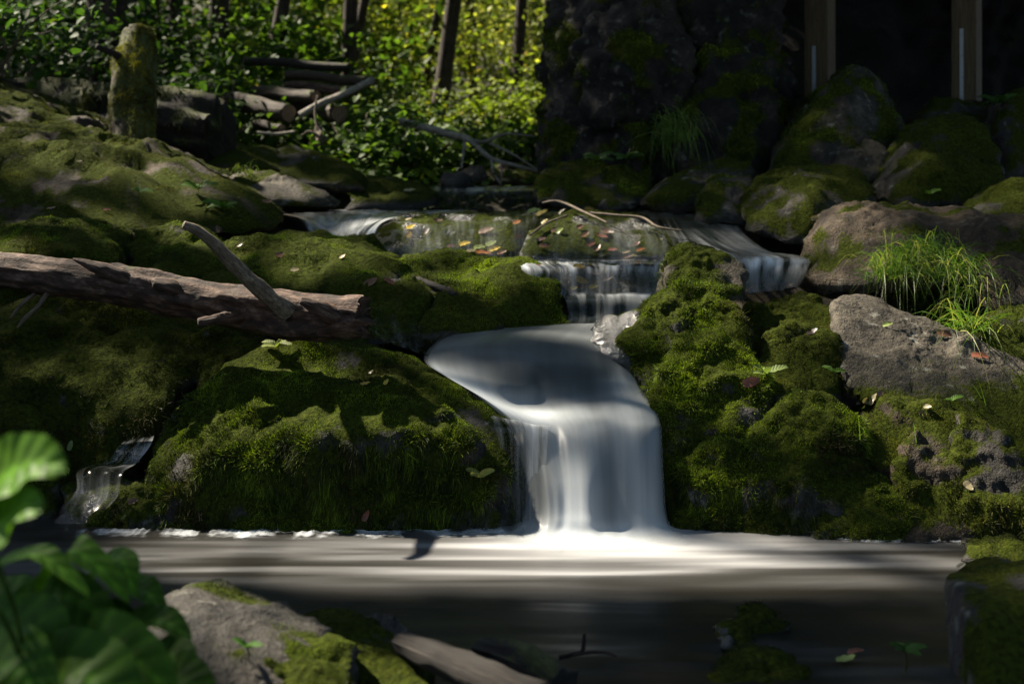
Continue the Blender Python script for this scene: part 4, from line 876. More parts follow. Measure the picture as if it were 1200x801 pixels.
# ------------------------------------------------------------------ leaves
def leaf_cloud(c, n_hint, size, col, tan=None, fine=False, rng=RNG):
    """c (n,3) leaf centres -> V,T,col : pointed oval leaves folded along the midrib"""
    n = len(c); nn = unit(n_hint); t = tan if tan is not None else rng.normal(size=(n, 3))
    t = unit(t - nn * np.einsum('ij,ij->i', t, nn)[:, None]); s_ = np.cross(nn, t)
    L = size[:, None]; W = L * (0.30 + 0.1 * rng.random((n, 1)))
    if fine:
        prof = [(-.5, 0, 0), (-.2, -.9, .10), (-.2, .9, .10), (.15, -.85, .06), (.15, .85, .06), (.55, 0, -.12), (0.0, 0, 0)]
        tri = [[0, 1, 6], [0, 6, 2], [1, 3, 6], [2, 6, 4], [3, 5, 6], [6, 5, 4]]
    else:
        prof = [(-.5, 0, 0), (-.02, -1, .12), (.5, 0, -.08), (-.02, 1, .12)]; tri = [[0, 1, 2], [0, 2, 3]]
    k = len(prof); V = np.empty((n, k, 3))
    for i, (a, b, h) in enumerate(prof): V[:, i] = c + t * L * a + s_ * W * b + nn * L * h
    T = (np.arange(n)[:, None, None] * k + np.array(tri)[None]).reshape(-1, 3)
    return V.reshape(-1, 3), T, np.repeat(col, k, 0)
LP = {'deep': ((0.018, 0.042, 0.008), (0.046, 0.095, 0.015)), 'mid': ((0.034, 0.068, 0.009), (0.078, 0.135, 0.016)), 'sun': ((0.06, 0.095, 0.010), (0.19, 0.235, 0.025)), 'gold': ((0.15, 0.18, 0.018), (0.44, 0.45, 0.08))}  # sun and gold paint leaves as sunlit, deep paints them as shaded
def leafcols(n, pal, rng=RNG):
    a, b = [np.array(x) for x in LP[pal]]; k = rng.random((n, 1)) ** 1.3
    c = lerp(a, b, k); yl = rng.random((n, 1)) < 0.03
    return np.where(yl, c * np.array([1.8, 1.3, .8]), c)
# gaps cut into the crowns so sun patches land on chosen spots
sunv = np.array(SUN)
GAPS = [(at(*p), r) for p, r in [((820, 405, 5.45), .38), ((950, 480, 5.1), .32), ((1080, 335, 6.0), .5), ((400, 646, 4.64), .40), ((620, 652, 4.55), .38), ((860, 652, 4.55), .36), ((320, 642, 4.66), .3), ((980, 650, 4.6), .2), ((270, 455, 5.3), .28), ((440, 425, 5.4), .22),
        ((50, 272, 6.4), .32), ((130, 325, 5.5), .25), ((300, 345, 5.4), .28), ((330, 292, 6.6), .36), ((560, 305, 6.5), .28), ((158, 110, 8.7), .65), ((60, 180, 7.8), .22), ((190, 235, 7.6), .22), ((560, 285, 7.0), .28), ((700, 265, 7.2), .28), ((230, 700, 3.3), .22),
        ((1040, 390, 5.7), .28), ((640, 490, 5.2), .18), ((985, 265, 6.8), .2), ((300, 195, 9.4), .25), ((230, 270, 6.8), .3), ((20, 570, 1.7), .12), ((110, 680, 1.75), .1), ((500, 650, 4.6), .3), ((740, 648, 4.55), .3), ((250, 640, 4.7), .25),
        ((540, 90, 17), 2.8), ((610, 130, 14.5), 1.6), ((480, 60, 21), 3.4), ((590, 60, 24), 4.0), ((520, 90, 30), 4.5), ((430, 40, 16), 1.2), ((560, 30, 14), 1.0), ((440, 150, 11), .6), ((540, 150, 12.5), .7), ((330, 110, 12.5), .6), ((250, 90, 12.5), .35), ((100, 40, 13), .35), ((200, 30, 15), .5), ((390, 30, 18), 1.0), ((360, 120, 10.5), .35)]]
SEG = []
for a_, b_, r_, n_ in [((240, 650, 4.60), (1010, 656, 4.55), .33, 12), ((380, 678, 4.32), (900, 680, 4.3), .16, 8), ((770, 400, 5.5), (1000, 500, 5.1), .46, 6), ((790, 300, 6.0), (860, 330, 5.9), .3, 3), ((830, 340, 5.8), (1150, 400, 5.7), .30, 6), ((-20, 312, 5.55), (420, 360, 5.35), .16, 9), ((190, 470, 5.35), (520, 450, 5.3), .24, 7), ((180, 285, 6.7), (640, 310, 6.4), .27, 8), ((170, 690, 3.4), (420, 775, 3.1), .26, 5), ((500, 770, 3.2), (640, 790, 3.1), .15, 3), ((440, 265, 7.3), (760, 270, 7.2), .2, 6), ((0, 560, 1.95), (120, 690, 2.2), .14, 4), ((250, 220, 8.4), (430, 215, 9.0), .2, 4)]:
    SEG += [(lerp(at(*a_), at(*b_), k_ / (n_ - 1)), r_) for k_ in range(n_)]
def gapfilter(c, rng, keep=0.06):
    m = np.ones(len(c), bool)
    for g, r in GAPS + SEG:
        d = c - g; tt = d @ sunv; off = np.linalg.norm(d - tt[:, None] * sunv, axis=1)
        wob = r * (1 + 0.45 * perlin(c * 2.5))
        m &= ~((off < wob) & (tt > max(0.6, r * 0.9)) & (rng.random(len(c)) > keep))
    return m
def tree(label, x, y, r, height, crown, nleaf, pal, lean=(0, 0), group="forest trees behind the stream", lsize=0.10, seed=0, low=None, gaps=False, mat='bark', fork=False, limbs=7, name="tree"):
    rng = np.random.default_rng(seed + 900)
    z0 = float(ground_z(np.array([x]), np.array([y]))[0]) - 0.05
    org = np.array([x, y, z0]); t = thing(name, label, "tree", org, group)
    top = org + np.array([lean[0] * height, lean[1] * height, height])
    mids = [org, lerp(org, top, .33) + rng.normal(size=3) * [.06, .06, 0] * height * .12, lerp(org, top, .66) + rng.normal(size=3) * [.08, .08, 0] * height * .12, top]
    P = catmull(np.array(mids), 30)
    z_lo, z_hi, rad = crown
    ex, tips = [], []
    for k in range(limbs):
        f = rng.uniform(max(0.25, (z_lo - z0) / height - .1), .95); b = P[int(f * 29)]
        az = rng.uniform(0, 2 * math.pi); ln = rad * rng.uniform(.6, 1.0)
        e = b + np.array([math.cos(az) * ln, math.sin(az) * ln, ln * rng.uniform(.1, .6)])
        ex.append(([b, (b + e) / 2 + [0, 0, ln * .12], e], [r * .35, r * .22, r * .06], dict(nseg=7, nlen=10, cap=False)))
        tips += [e, (b + e) / 2]
    wood("trunk", mids, [r * 1.25, r, r * .7, r * .25], mat, t, org, nseg=14, nlen=30, rough=.12, seed=seed * 1.7, extra=ex)
    tips = np.array(tips)
    nc = 26; cen = tips[rng.integers(0, len(tips), nc)] + rng.normal(size=(nc, 3)) * rad * .38
    cen[:, 2] = np.clip(cen[:, 2], z_lo, z_hi)
    if low is not None:    # drooping low sprays
        k = len(low); cen = np.vstack([cen, np.repeat(np.array(low), 5, 0) + rng.normal(size=(5 * k, 3)) * .18])
    ci = rng.integers(0, len(cen), nleaf)
    c = cen[ci] + rng.normal(size=(nleaf, 3)) * np.array([.42, .42, .20]) * rad * .32
    c = c[gapfilter(c, rng)]
    n = len(c)
    V, T, col = leaf_cloud(c, rng.normal(size=(n, 3)) * .6 + [0, 0, 1], lsize * (.6 + .8 * rng.random(n)), leafcols(n, pal, rng), rng=rng)
    obj("crown", mesh("crown", V - org, T, M['leaf'], attrs={"col": col}, smooth=False), t)
    return t
def X_(px, Y): return (px - 600) * Y / F
# trees whose trunks the photograph shows
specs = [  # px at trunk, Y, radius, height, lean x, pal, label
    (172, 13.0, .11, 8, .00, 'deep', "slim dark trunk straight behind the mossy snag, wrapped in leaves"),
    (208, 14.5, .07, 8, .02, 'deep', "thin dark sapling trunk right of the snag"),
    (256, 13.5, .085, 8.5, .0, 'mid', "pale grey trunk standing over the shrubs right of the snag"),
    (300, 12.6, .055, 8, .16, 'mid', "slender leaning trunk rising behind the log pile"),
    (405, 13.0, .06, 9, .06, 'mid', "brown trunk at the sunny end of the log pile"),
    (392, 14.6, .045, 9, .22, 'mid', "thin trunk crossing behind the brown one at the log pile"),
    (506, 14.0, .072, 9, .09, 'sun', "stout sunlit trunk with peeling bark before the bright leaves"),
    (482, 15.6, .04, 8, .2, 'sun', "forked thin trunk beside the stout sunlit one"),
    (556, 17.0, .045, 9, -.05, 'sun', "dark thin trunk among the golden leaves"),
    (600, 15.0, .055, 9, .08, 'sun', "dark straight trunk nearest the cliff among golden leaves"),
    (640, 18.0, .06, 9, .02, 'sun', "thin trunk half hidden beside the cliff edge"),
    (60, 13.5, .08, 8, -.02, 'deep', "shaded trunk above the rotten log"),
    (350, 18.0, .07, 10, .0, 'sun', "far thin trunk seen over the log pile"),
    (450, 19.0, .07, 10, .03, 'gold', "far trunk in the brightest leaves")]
for k, (px, Y, r, h, ln, pal, lab) in enumerate(specs):
    x = X_(px, Y); zt = 2.2
    low = None if k in (4, 6, 7, 8, 9) else [(x + random.uniform(-1.2, 1.2), Y + random.uniform(-.6, .8), random.uniform(1.7, 3.4)) for _ in range(4)]
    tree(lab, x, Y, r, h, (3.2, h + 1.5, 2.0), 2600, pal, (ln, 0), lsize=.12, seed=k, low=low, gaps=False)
# far wall of sunlit trees
k = 0
for row, (Y, n) in enumerate([(21, 7), (27, 8), (36, 9)]):
    for q in range(n):
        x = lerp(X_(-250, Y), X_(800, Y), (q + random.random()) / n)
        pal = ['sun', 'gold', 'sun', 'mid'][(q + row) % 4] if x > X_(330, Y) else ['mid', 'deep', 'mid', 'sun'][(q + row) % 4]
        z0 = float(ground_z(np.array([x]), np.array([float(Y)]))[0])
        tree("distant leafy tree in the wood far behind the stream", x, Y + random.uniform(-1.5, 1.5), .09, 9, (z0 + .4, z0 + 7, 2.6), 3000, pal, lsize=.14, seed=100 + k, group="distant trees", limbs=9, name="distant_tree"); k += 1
# tall trees added over the left bank, crowns placed to shade the stream
for q, (x, y, zl, zh, rad, n) in enumerate([(-5.6, 5.6, 4.5, 7.5, 2.6, 9000), (-5.6, 8.95, 4.5, 8, 2.6, 9000), (-3.4, 12.0, 5.0, 8.5, 2.6, 7000), (-7.4, 9.6, 5.5, 9, 2.8, 8000), (-3.9, 3.2, 4.0, 6.5, 2.2, 7000), (-6.5, 12.5, 4.5, 9, 2.8, 5000), (-7.6, 6.5, 6.0, 9, 2.6, 7000), (-3.0, 5.0, 6.0, 9, 2.2, 4000), (-5.2, 4.2, 4.5, 7.5, 2.4, 6000)]):
    tree("tall tree added over the left bank to shade the stream", x, y, .16, zh - .3, (zl + 1.5, zh + 1.5, rad), int(n * 2.6), 'mid', lsize=.085, seed=300 + q, gaps=True, group="trees added to shade from the left bank", limbs=7, name="added_shade_tree")

for q, (x, y, zl, zh, rad, n) in enumerate([(4.6, 5.5, 3.8, 7.5, 2.6, 6000), (3.2, 2.0, 4.0, 7.5, 2.6, 6000), (5.6, 9.0, 3.5, 8.5, 3.2, 7000), (0.6, 12.6, 3.4, 7.5, 2.4, 5000), (0.6, -2.2, 2.6, 6.5, 2.6, 3600), (3.8, -1.6, 2.4, 6.5, 2.6, 3600), (3.9, 3.9, 7.0, 10, 2.6, 4000)]):  # added trees: crowns cut sky light from the right and behind the camera
    tree("tall tree added around the stream to block sky light", x, y, .15, zh - .3, (zl + 1.5, zh + 1.5, rad), int(n * 2.6), 'mid', lsize=.085, seed=400 + q, gaps=True, lean=(-.22, .08) if q == 6 else (0, 0), group="trees added to block sky light", limbs=12, name="added_shade_tree")

# understory shrubs and saplings
def shrub(name, label, cat, x, y, h, rad, n, pal, lsize, seed, group=None, stems=5, fine=True):
    rng = np.random.default_rng(seed + 4000)
    b = drop(x, y); org = b; t = thing(name, label, cat, org, group)
    ends = [b + np.array([rng.normal() * rad * .6, rng.normal() * rad * .6, h * rng.uniform(.6, 1.0)]) for _ in range(stems)]
    paths = [([b + rng.normal(size=3) * [.04, .04, 0], lerp(b, e, .5) + [0, 0, h * .1], e], [.012, .009, .004], dict(nseg=6, nlen=10)) for e in ends]
    wood("stem", paths[0][0], paths[0][1], 'twig', t, org, nseg=6, nlen=10, extra=paths[1:])
    fr = rng.random(n) ** .7; e = np.array(ends)[rng.integers(0, stems, n)]
    c = b + (e - b) * (0.25 + .8 * fr)[:, None] + rng.normal(size=(n, 3)) * np.array([rad * .42, rad * .42, h * .12])
    nh = rng.normal(size=(n, 3)) * .45 + [0, -.25, 1]
    V, T, col = leaf_cloud(c, nh, lsize * (.55 + .8 * rng.random(n)), leafcols(n, pal, rng), tan=rng.normal(size=(n, 3)) + [0, -.4, -.4], fine=fine, rng=rng)
    return obj("foliage", mesh("foliage", V - org, T, M['leaf'], attrs={"col": col}, smooth=False), t)
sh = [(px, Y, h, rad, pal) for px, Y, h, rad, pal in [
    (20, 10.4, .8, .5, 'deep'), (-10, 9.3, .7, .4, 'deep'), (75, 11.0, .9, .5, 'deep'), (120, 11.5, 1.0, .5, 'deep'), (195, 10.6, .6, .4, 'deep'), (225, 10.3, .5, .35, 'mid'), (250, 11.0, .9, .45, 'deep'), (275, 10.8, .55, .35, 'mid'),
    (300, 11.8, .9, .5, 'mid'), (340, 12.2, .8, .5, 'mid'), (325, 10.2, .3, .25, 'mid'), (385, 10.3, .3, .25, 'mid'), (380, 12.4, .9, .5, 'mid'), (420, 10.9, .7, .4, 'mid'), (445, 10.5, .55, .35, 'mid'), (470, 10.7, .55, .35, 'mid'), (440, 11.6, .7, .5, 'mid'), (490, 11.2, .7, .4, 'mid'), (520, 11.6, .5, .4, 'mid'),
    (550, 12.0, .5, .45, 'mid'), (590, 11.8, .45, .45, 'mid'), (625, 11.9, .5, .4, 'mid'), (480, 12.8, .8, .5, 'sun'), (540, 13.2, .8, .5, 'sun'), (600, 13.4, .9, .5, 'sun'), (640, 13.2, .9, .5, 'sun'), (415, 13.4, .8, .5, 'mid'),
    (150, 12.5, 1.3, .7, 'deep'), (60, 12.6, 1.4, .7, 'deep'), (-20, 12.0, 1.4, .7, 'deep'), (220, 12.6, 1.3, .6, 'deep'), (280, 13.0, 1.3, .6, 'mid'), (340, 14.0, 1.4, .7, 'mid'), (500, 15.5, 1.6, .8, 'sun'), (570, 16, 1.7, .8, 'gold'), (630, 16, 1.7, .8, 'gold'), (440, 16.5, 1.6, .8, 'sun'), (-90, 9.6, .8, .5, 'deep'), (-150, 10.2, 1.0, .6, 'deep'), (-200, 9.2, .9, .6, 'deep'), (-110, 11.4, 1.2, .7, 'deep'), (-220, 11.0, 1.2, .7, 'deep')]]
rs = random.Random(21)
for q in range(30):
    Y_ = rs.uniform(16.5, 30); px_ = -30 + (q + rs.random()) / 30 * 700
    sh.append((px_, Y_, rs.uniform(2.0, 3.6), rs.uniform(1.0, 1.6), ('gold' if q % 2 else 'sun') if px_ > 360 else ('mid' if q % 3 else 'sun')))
for k, (px, Y, h, rad, pal) in enumerate(sh):
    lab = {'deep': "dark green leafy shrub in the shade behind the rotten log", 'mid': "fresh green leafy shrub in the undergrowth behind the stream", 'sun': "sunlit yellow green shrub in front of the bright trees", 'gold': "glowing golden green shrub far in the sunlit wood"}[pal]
    own = {225: "small green shrub right of the rotten log's broken end", 275: "low green shrub between the rotten log and the log pile", 420: "green shrub at the open end of the log pile", 445: "broad green shrub between the log pile and the bleached branch", 470: "green shrub at the thick end of the bleached branch", 490: "green shrub just behind the bleached branch",
           325: "tiny shrub in front of the log with the pinkish sawn end", 385: "tiny shrub in front of the thick round sawn end", -10: "dark shrub at the upper end of the sloping rock", 195: "dark low shrub between the snag and the rotten log's broken end"}.get(px)
    if own: lab = own
    shrub("shrub", lab, "shrub", X_(px, Y), Y, h, rad, 1900 if Y > 16.2 else 800 if Y > 11.4 else 420, pal, .075 if Y < 11.4 else .075 if Y < 16.2 else .10, k, fine=Y < 12.3, group={'deep': "shaded shrubs", 'mid': "green undergrowth shrubs", 'sun': "sunlit shrubs", 'gold': "golden shrubs"}[pal])
# low herbs of the forest floor
rng = np.random.default_rng(5); n = 9000
yy = 9.6 + rng.random(n) ** 1.2 * 8; xx = X_(-60 + rng.random(n) * 720, yy)
zz = ground_z(xx, yy) + rng.random(n) * .28; c = np.stack([xx, yy, zz], 1); c = c[fbm(c * 1.2, 2) > -.15]; n = len(c)
V, T, col = leaf_cloud(c, rng.normal(size=(n, 3)) * .4 + [0, -.2, 1], .07 * (.6 + .8 * rng.random(n)), leafcols(n, 'mid', rng), rng=rng)
obj("ground_cover", mesh("ground_cover", V, T, M['leaf'], attrs={"col": col}, smooth=False), label="low green herbs covering the forest floor", kind="stuff")

# ------------------------------------------------------------------ grass tufts
def blades(bases, dirs, lens, width, cols, droop=0.9, seg=6):
    n = len(bases); ts = np.linspace(0, 1, seg + 1)
    V = np.empty((n, seg + 1, 2, 3)); side = unit(np.cross(dirs, np.array([0.2, -1, .3])))
    for i, t in enumerate(ts):
        p = bases + dirs * (lens * t)[:, None]; p[:, 2] -= droop * lens * t ** 2.2
        w = width * (1 - t) ** .7 + .0004
        V[:, i, 0] = p - side * w / 2; V[:, i, 1] = p + side * w / 2
    f = []
    for i in range(seg): f.append([2 * i, 2 * i + 1, 2 * i + 3, 2 * i + 2])
    Fq = (np.arange(n)[:, None, None] * (2 * (seg + 1)) + np.array(f)[None]).reshape(-1, 4)
    return V.reshape(-1, 3), Fq, np.repeat(cols, 2 * (seg + 1), 0)
def tuft(label, pxs, n, lens, wid, spread, pal, seed, droop=.8, name="grass_tuft"):
    rng = np.random.default_rng(seed); pts = [cast(px, py)[0] for px, py in pxs]; pts = np.array(pts)
    org = pts.mean(0); t = thing(name, label, "grass", org)
    b = pts[rng.integers(0, len(pts), n)] + rng.normal(size=(n, 3)) * [.05, .05, .012]
    d = unit(rng.normal(size=(n, 3)) * [spread, spread, .25] + [-.15, -.55, .95])
    a, m, c = [np.array(x) for x in pal]; k = rng.random((n, 1))
    col = np.where(k < .6, lerp(a, m, k / .6), lerp(m, c, (k - .6) / .4))
    V, Fq, cc = blades(b, d, lens * (.45 + .75 * rng.random(n)), wid, col, droop)
    obj("grass_blades", mesh("grass_blades", V - org, Fq, M['grass'], attrs={"col": cc}), t, kind="stuff")
tuft("tall bright green grass tuft drooping over the slab before the brown boulder", [(1040, 325), (1060, 315), (1085, 305), (1110, 305), (1130, 320), (1140, 345), (1120, 350), (1090, 340), (1065, 340), (1100, 325), (1125, 370), (1075, 300), (1135, 385), (1110, 365), (1080, 350)], 1300, .40, .0045, .62, ((.035, .075, .010), (.085, .165, .018), (.26, .25, .08)), 3, droop=.85)
tuft("dark drooping grass tuft at the foot of the cliff", [(785, 160), (795, 150), (800, 165), (780, 175)], 260, .5, .006, .4, ((.05, .09, .015), (.09, .16, .02), (.16, .19, .05)), 4, droop=1.0)
tuft("thin grass blades beside the moss mound near the log", [(20, 335), (40, 340), (8, 330)], 60, .16, .003, .5, ((.03, .06, .01), (.06, .10, .015), (.10, .13, .03)), 6, droop=.6)
tuft("few tall thin grass blades at the edge of the grey slab", [(1143, 478), (1046, 520)], 7, .22, .0035, .15, ((.05, .10, .012), (.10, .17, .02), (.14, .2, .03)), 8, droop=.25)
tuft("sparse grass blades on the shaded boulder beside the sloping rock", [(282, 200), (290, 205)], 60, .14, .004, .5, ((.03, .05, .01), (.06, .085, .015), (.10, .11, .03)), 9, droop=.7)

# ------------------------------------------------------------------ shaped leaves: big leaved plant, sprigs, fallen leaves
def leaf_grid(P, side, nrm, width, fold=.25, wavy=.10, nl=16, nw=8, cord=.12, seed=0):
    C_ = catmull(np.array(P, float), nl); t = np.linspace(0, 1, nl); s_ = np.linspace(-1, 1, nw + 1)
    prof = np.clip(t + .04, 0, 1) ** .5 * (1 - t) ** .75; prof = prof / prof.max(); prof[-1] = 0.01
    tg = unit(np.gradient(C_, axis=0)); nn = unit(nrm - tg * (tg @ nrm)[:, None]); sd = np.cross(tg, nn)
    V = C_[:, None] + sd[:, None] * (prof[:, None] * s_[None] * width)[..., None]
    up = (fold * np.abs(s_)[None] ** 1.5 * prof[:, None] + wavy * np.sin(t * 17 + seed)[:, None] * np.abs(s_)[None] ** 2) * width
    V = V + nn[:, None] * up[..., None]
    V = V.reshape(-1, 3)
    uv = np.stack([np.tile(s_, nl), np.repeat(t, nw + 1) + np.abs(np.tile(s_, nl)) * -.12], 1)
    return V, grid_faces(nw + 1, nl), uv
Yp = 2.4; org = at(50, 1130, Yp); org[2] = drop(org[0], org[1], .9)[2]
plant = thing("broad_leaved_plant", "lush plant with big soft green leaves on the near bank by the grey rock", "plant", org)
big = [((-30, 610), (15, 552), (78, 552), 62, (-.2, -.75, .6), 1.70, 1.0), ((-40, 655), (5, 612), (50, 598), 52, (.1, -.8, .6), 1.68, 1.0), ((-30, 690), (40, 650), (104, 700), 26, (0, -.3, 1), 1.66, 1.15), ((50, 690), (85, 645), (152, 706), 34, (.1, -.35, 1), 1.74, 1.0),
       ((100, 690), (140, 655), (158, 700), 28, (.3, -.5, .8), 1.80, .9), ((120, 700), (160, 690), (193, 722), 32, (.3, -.5, .8), 1.82, .7), ((10, 735), (80, 700), (146, 752), 46, (0, -.8, .5), 1.78, .4), ((120, 770), (175, 728), (224, 750), 34, (.1, -.5, .9), 1.76, .6),
       ((-40, 770), (30, 742), (78, 812), 70, (0, -.6, .8), 1.64, .55), ((60, 815), (125, 762), (206, 815), 66, (0, -.6, .8), 1.62, .65), ((170, 800), (200, 768), (222, 810), 40, (.2, -.6, .8), 1.7, .5), ((-40, 735), (15, 705), (66, 742), 46, (-.1, -.6, .7), 1.82, .35),
       ((90, 745), (135, 738), (150, 800), 44, (.1, -.8, .5), 1.84, .3), ((10, 840), (90, 790), (170, 850), 80, (0, -.6, .8), 1.58, .5), ((-50, 830), (10, 780), (60, 840), 70, (0, -.6, .8), 1.57, .5), ((170, 830), (205, 795), (250, 830), 50, (.2, -.6, .8), 1.66, .45), ((-30, 600), (-10, 560), (20, 590), 40, (-.3, -.6, .7), 1.8, .8)]
for k, (a, b, c, w, nr, Y, br) in enumerate(big):
    Y = Y * 1.42 if k > 1 and k != 16 else Y * 1.15; w = w * .72
    A, B, E = at(*a, Y + .06), at(*b, Y), at(*c, Y - .05)
    V, Fq, uv = leaf_grid([A, (A + B) / 2 + [0, 0, .012], B, (B + E) / 2 + [0, 0, .012], E], None, unit(np.array(nr, float)), w * Y / F, seed=k * 2.1, fold=.3)
    col = np.tile(lerp(np.array((.012, .036, .004)), np.array((.055, .125, .010)), br), (len(V), 1))  # upper leaves coloured brighter as if lit, lower ones darker as if shaded
    col = col * (1 + .7 * np.exp(-(uv[:, :1] / .10) ** 2)) * (.85 + .3 * np.clip(.5 + fbm(V * 30, 2), 0, 1))[:, None]
    lf = obj("leaf", mesh("leaf", V - org, Fq, M['bigleaf'], attrs={"col": col}, uv=uv), plant)
    Vs, Fs, us = tube([org + [random.uniform(-.04, .04), random.uniform(-.04, .04), -.01], lerp(org, A, .5) + [0, .03, .05], A], [.006, .005, .003], nseg=7, nlen=14)
    obj("stalk", mesh("stalk", Vs - org, Fs, M['bigleaf'], attrs={"col": np.tile(np.array((.05, .09, .02)), (len(Vs), 1))}, uv=us), plant)

def sprig(label, px, py, leaves, size, col, seed, up=(0, -.5, .9), h=.03, name="seedling", cat="seedling"):
    rng = random.Random(seed); p, n = cast(px, py); org = p; t = thing(name, label, cat, org)
    top = p + np.array([0, -.01, h]); Vs, Fs, us = tube([p, (p + top) / 2 + [.004, 0, 0], top], [.0022, .002, .0015], nseg=6, nlen=8)
    obj("stem", mesh("stem", Vs - org, Fs, M['bigleaf'], attrs={"col": np.tile(np.array((.06, .08, .02)), (len(Vs), 1))}, uv=us), t)
    for k in range(leaves):
        az = k * 2 * math.pi / leaves + rng.uniform(-.4, .4); s_ = size * rng.uniform(.7, 1.2)
        d = np.array([math.cos(az), math.sin(az) * .8, rng.uniform(-.1, .5)]) * s_
        V, Fq, uv = leaf_grid([top, top + d * .5 + [0, 0, .1 * s_], top + d], None, unit(np.array(up, float)), s_ * .22, nl=9, nw=4, seed=k)
        cc = np.array(col) * rng.uniform(.7, 1.2)
        obj("leaf", mesh("leaf", V - org, Fq, M['bigleaf'], attrs={"col": np.tile(cc, (len(V), 1))}, uv=uv), t)
G1 = (.07, .14, .02)
sprig("pale green seedling on the moss clad boulder wall", 897, 448, 6, .075, (.13, .18, .05), 1)
sprig("small seedling with round leaves between hummock and slab", 976, 444, 3, .05, G1, 2)
sprig("tiny green seedling on the mossy shoulder of the near grey rock", 290, 772, 4, .04, (.06, .14, .02), 3)
sprig("pale drooping leaf sprig lying under the log end on the mossy boulder", 325, 410, 5, .085, (.16, .19, .06), 4, h=.015)
sprig("yellowish leaf sprig hanging on the dark drapery left of the fall", 562, 567, 5, .05, (.20, .20, .05), 5, up=(.3, -1, .5), h=.03)
sprig("seedlings of clover green on the sloping rock above the ledge", 232, 232, 6, .10, (.06, .12, .02), 6, h=.05)
sprig("bright seedlings at the foot of the sloping rock beside the ledge", 262, 252, 7, .10, (.07, .14, .02), 7, h=.04)
sprig("single upright seedling on the sloping rock", 163, 236, 3, .07, (.09, .17, .03), 8, h=.05)
sprig("leafy shoot with small leaflets on the boulder at the cliff foot", 700, 203, 8, .12, (.04, .08, .02), 9, h=.08)
sprig("leafy shoot trailing over the wedge stone by the cliff", 735, 200, 8, .12, (.04, .085, .02), 10, h=.07)
sprig("little green shoot on top of the lichen boulder", 1170, 140, 6, .12, (.04, .085, .02), 11, h=.1)
sprig("two leaf seedling on the crest of the brown boulder", 1088, 238, 3, .07, G1, 12, h=.05)
sprig("pale seedling on the lumpy rock above the angular stones", 1112, 478, 3, .05, G1, 13)
sprig("green shoot among the stones at the near pool rim", 1060, 790, 6, .05, (.04, .09, .02), 14, h=.06)
sprig("leafy shoot on the shaded boulder right of the second post", 1185, 60, 7, .14, (.02, .05, .01), 15, h=.1)

LC = {'yellow': (.42, .30, .03), 'gold': (.34, .21, .04), 'orange': (.30, .11, .03), 'brown': (.11, .055, .03), 'rust': (.15, .05, .03), 'pale': (.22, .18, .10), 'green': (.16, .20, .05), 'pink': (.13, .07, .055), 'dark': (.035, .022, .015)}
def fallen(px, py, colr, size, ang, where, name="fallen_leaf"):
    p, n = cast(px, py); n = unit(n + np.array([0, -.25, .25])); rng = random.Random(px * 31 + py)
    t = np.array([math.cos(ang), .2, math.sin(ang)]); t = unit(t - n * (t @ n)); L = size * cast_scale(p)
    V, Fq, uv = leaf_grid([p - t * L / 2 + n * .003, p + n * (.004 + L * rng.uniform(-.05, .12)), p + t * L / 2 + n * (.008 + L * rng.uniform(0, .15))], None, n, L * rng.uniform(.25, .34), nl=9, nw=4, fold=rng.uniform(.05, .5), wavy=.12, seed=px)
    V += n * .004
    col = np.array(LC[colr]) * rng.uniform(.8, 1.15)
    obj(name, mesh(name, V - p, Fq, M['litter'], attrs={"col": np.tile(col, (len(V), 1))}, uv=uv), None, p, label=f"{colr} fallen leaf {where}", cat="leaf", group=f"{colr} leaves {where}")
def cast_scale(p): return p[1] / F
W1, W2, W3 = "stuck to the wet ledges of the stream", "on the curtain ledge above the smooth chute", "lying on the moss of the left bank"
W4, W5 = "lying on the moss of the right bank", "at the near pool rim"
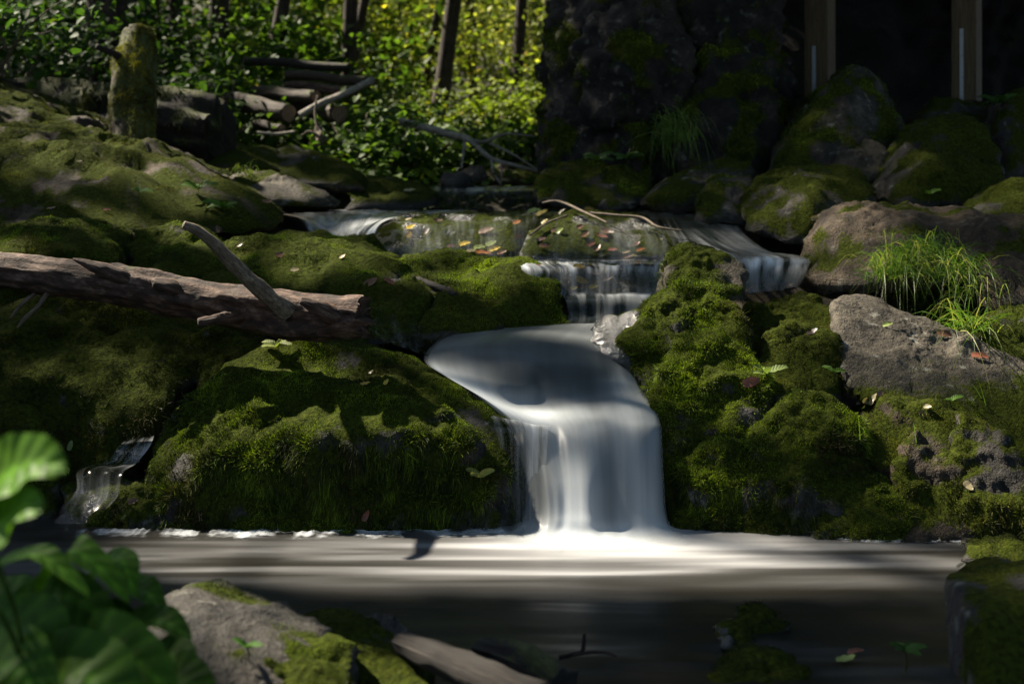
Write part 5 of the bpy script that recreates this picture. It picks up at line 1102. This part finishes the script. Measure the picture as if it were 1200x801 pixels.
for a in [(481, 267, 'yellow', 11, .5, W1), (478, 276, 'gold', 12, 1.2, W1), (481, 286, 'brown', 12, 1.5, W1), (479, 259, 'pale', 8, 0, W1), (512, 260, 'pink', 12, .1, W1), (500, 272, 'brown', 10, 1, W1), (545, 288, 'yellow', 15, .6, W1), (553, 292, 'gold', 20, -.3, W1), (562, 292, 'green', 14, -.2, W1),
          (566, 299, 'orange', 20, -.15, W1), (575, 287, 'green', 14, .7, W1), (579, 294, 'yellow', 16, .4, W1), (588, 298, 'brown', 12, .2, W1), (552, 296, 'pale', 11, -.4, W1), (570, 272, 'pink', 18, .05, W1), (530, 292, 'pink', 14, .3, W1), (536, 284, 'green', 8, 1.3, W1), (605, 262, 'orange', 10, .3, W1),
          (626, 249, 'green', 16, .2, W1), (635, 251, 'yellow', 15, .15, W1), (639, 261, 'yellow', 9, .8, W1), (660, 250, 'pale', 10, .1, W1), (606, 279, 'rust', 10, .6, W1), (650, 272, 'pink', 10, .2, W1), (656, 272, 'green', 12, 1, W1), (634, 282, 'pink', 12, .2, W1), (638, 290, 'brown', 13, -.4, W1),
          (705, 278, 'rust', 14, -1, W1), (692, 287, 'rust', 13, .5, W1), (700, 292, 'brown', 13, 1.2, W1), (680, 268, 'rust', 10, .8, W1), (718, 294, 'rust', 12, -.6, W1), (747, 287, 'rust', 9, .9, W1), (751, 295, 'orange', 11, .2, W1), (734, 297, 'pale', 10, .3, W1), (742, 302, 'pale', 10, -.3, W1), (735, 303, 'brown', 12, .2, W1), (776, 281, 'pale', 6, 0, W1), (712, 273, 'brown', 18, -.8, W1), (685, 277, 'brown', 14, .9, W1), (615, 247, 'gold', 10, .2, W1), (690, 246, 'gold', 12, .1, W1),
          (678, 315, 'gold', 13, -.2, W2), (702, 320, 'pink', 15, -.3, W2), (708, 318, 'yellow', 10, -.9, W2), (714, 325, 'brown', 15, .1, W2), (681, 329, 'gold', 16, -.5, W2), (673, 338, 'yellow', 9, 0, W2), (683, 337, 'brown', 11, .1, W2), (695, 338, 'yellow', 11, -.2, W2), (727, 339, 'pale', 6, .4, W2), (630, 313, 'rust', 8, .4, W2),
          (526, 307, 'pale', 12, .2, W3), (435, 332, 'brown', 18, .3, W3), (457, 368, 'orange', 24, 0, W3), (455, 332, 'rust', 14, -1.1, W3), (402, 302, 'gold', 8, .4, W3), (428, 452, 'gold', 12, .2, W3), (452, 449, 'yellow', 8, .9, W3), (436, 437, 'pale', 7, 0, W3), (428, 604, 'rust', 14, 1.1, W3), (327, 300, 'brown', 14, .9, W3),
          (282, 288, 'pale', 8, .5, W3), (345, 318, 'pale', 10, .3, W3), (82, 522, 'green', 12, 1.3, W3), (60, 246, 'brown', 10, .2, W3), (125, 248, 'rust', 9, .3, W3), (92, 190, 'pale', 6, .3, W3), (480, 225, 'pale', 14, .1, W3), (312, 238, 'brown', 12, .5, W3), (335, 258, 'pale', 14, -.2, W3), (155, 588, 'brown', 12, .4, W3),
          (880, 448, 'rust', 22, .25, W4), (1026, 470, 'pale', 16, 1.2, W4), (1030, 462, 'pink', 10, .5, W4), (1016, 468, 'pale', 14, -.4, W4), (1040, 382, 'green', 12, 0, W4), (1106, 393, 'brown', 18, -.5, W4), (1148, 420, 'rust', 20, -.6, W4), (952, 390, 'dark', 14, .3, W4), (1135, 570, 'pale', 14, -1.0, W4), (955, 258, 'pale', 14, .2, W4), (1088, 478, 'pale', 10, -.6, W4), (878, 340, 'brown', 12, .4, W4), (925, 337, 'brown', 12, .3, W4), (1128, 666, 'pale', 12, .5, W4), (1025, 545, 'rust', 16, 1.3, W4), (1010, 474, 'pale', 12, -.5, W4),
          (620, 772, 'yellow', 22, -.3, W5), (610, 766, 'gold', 18, .3, W5), (637, 780, 'green', 22, -.8, W5), (992, 776, 'green', 24, .1, W5), (898, 716, 'dark', 12, 1.1, W5), (601, 764, 'dark', 14, .9, W5), (1003, 768, 'rust', 20, -.7, W5)]:
    fallen(*a)
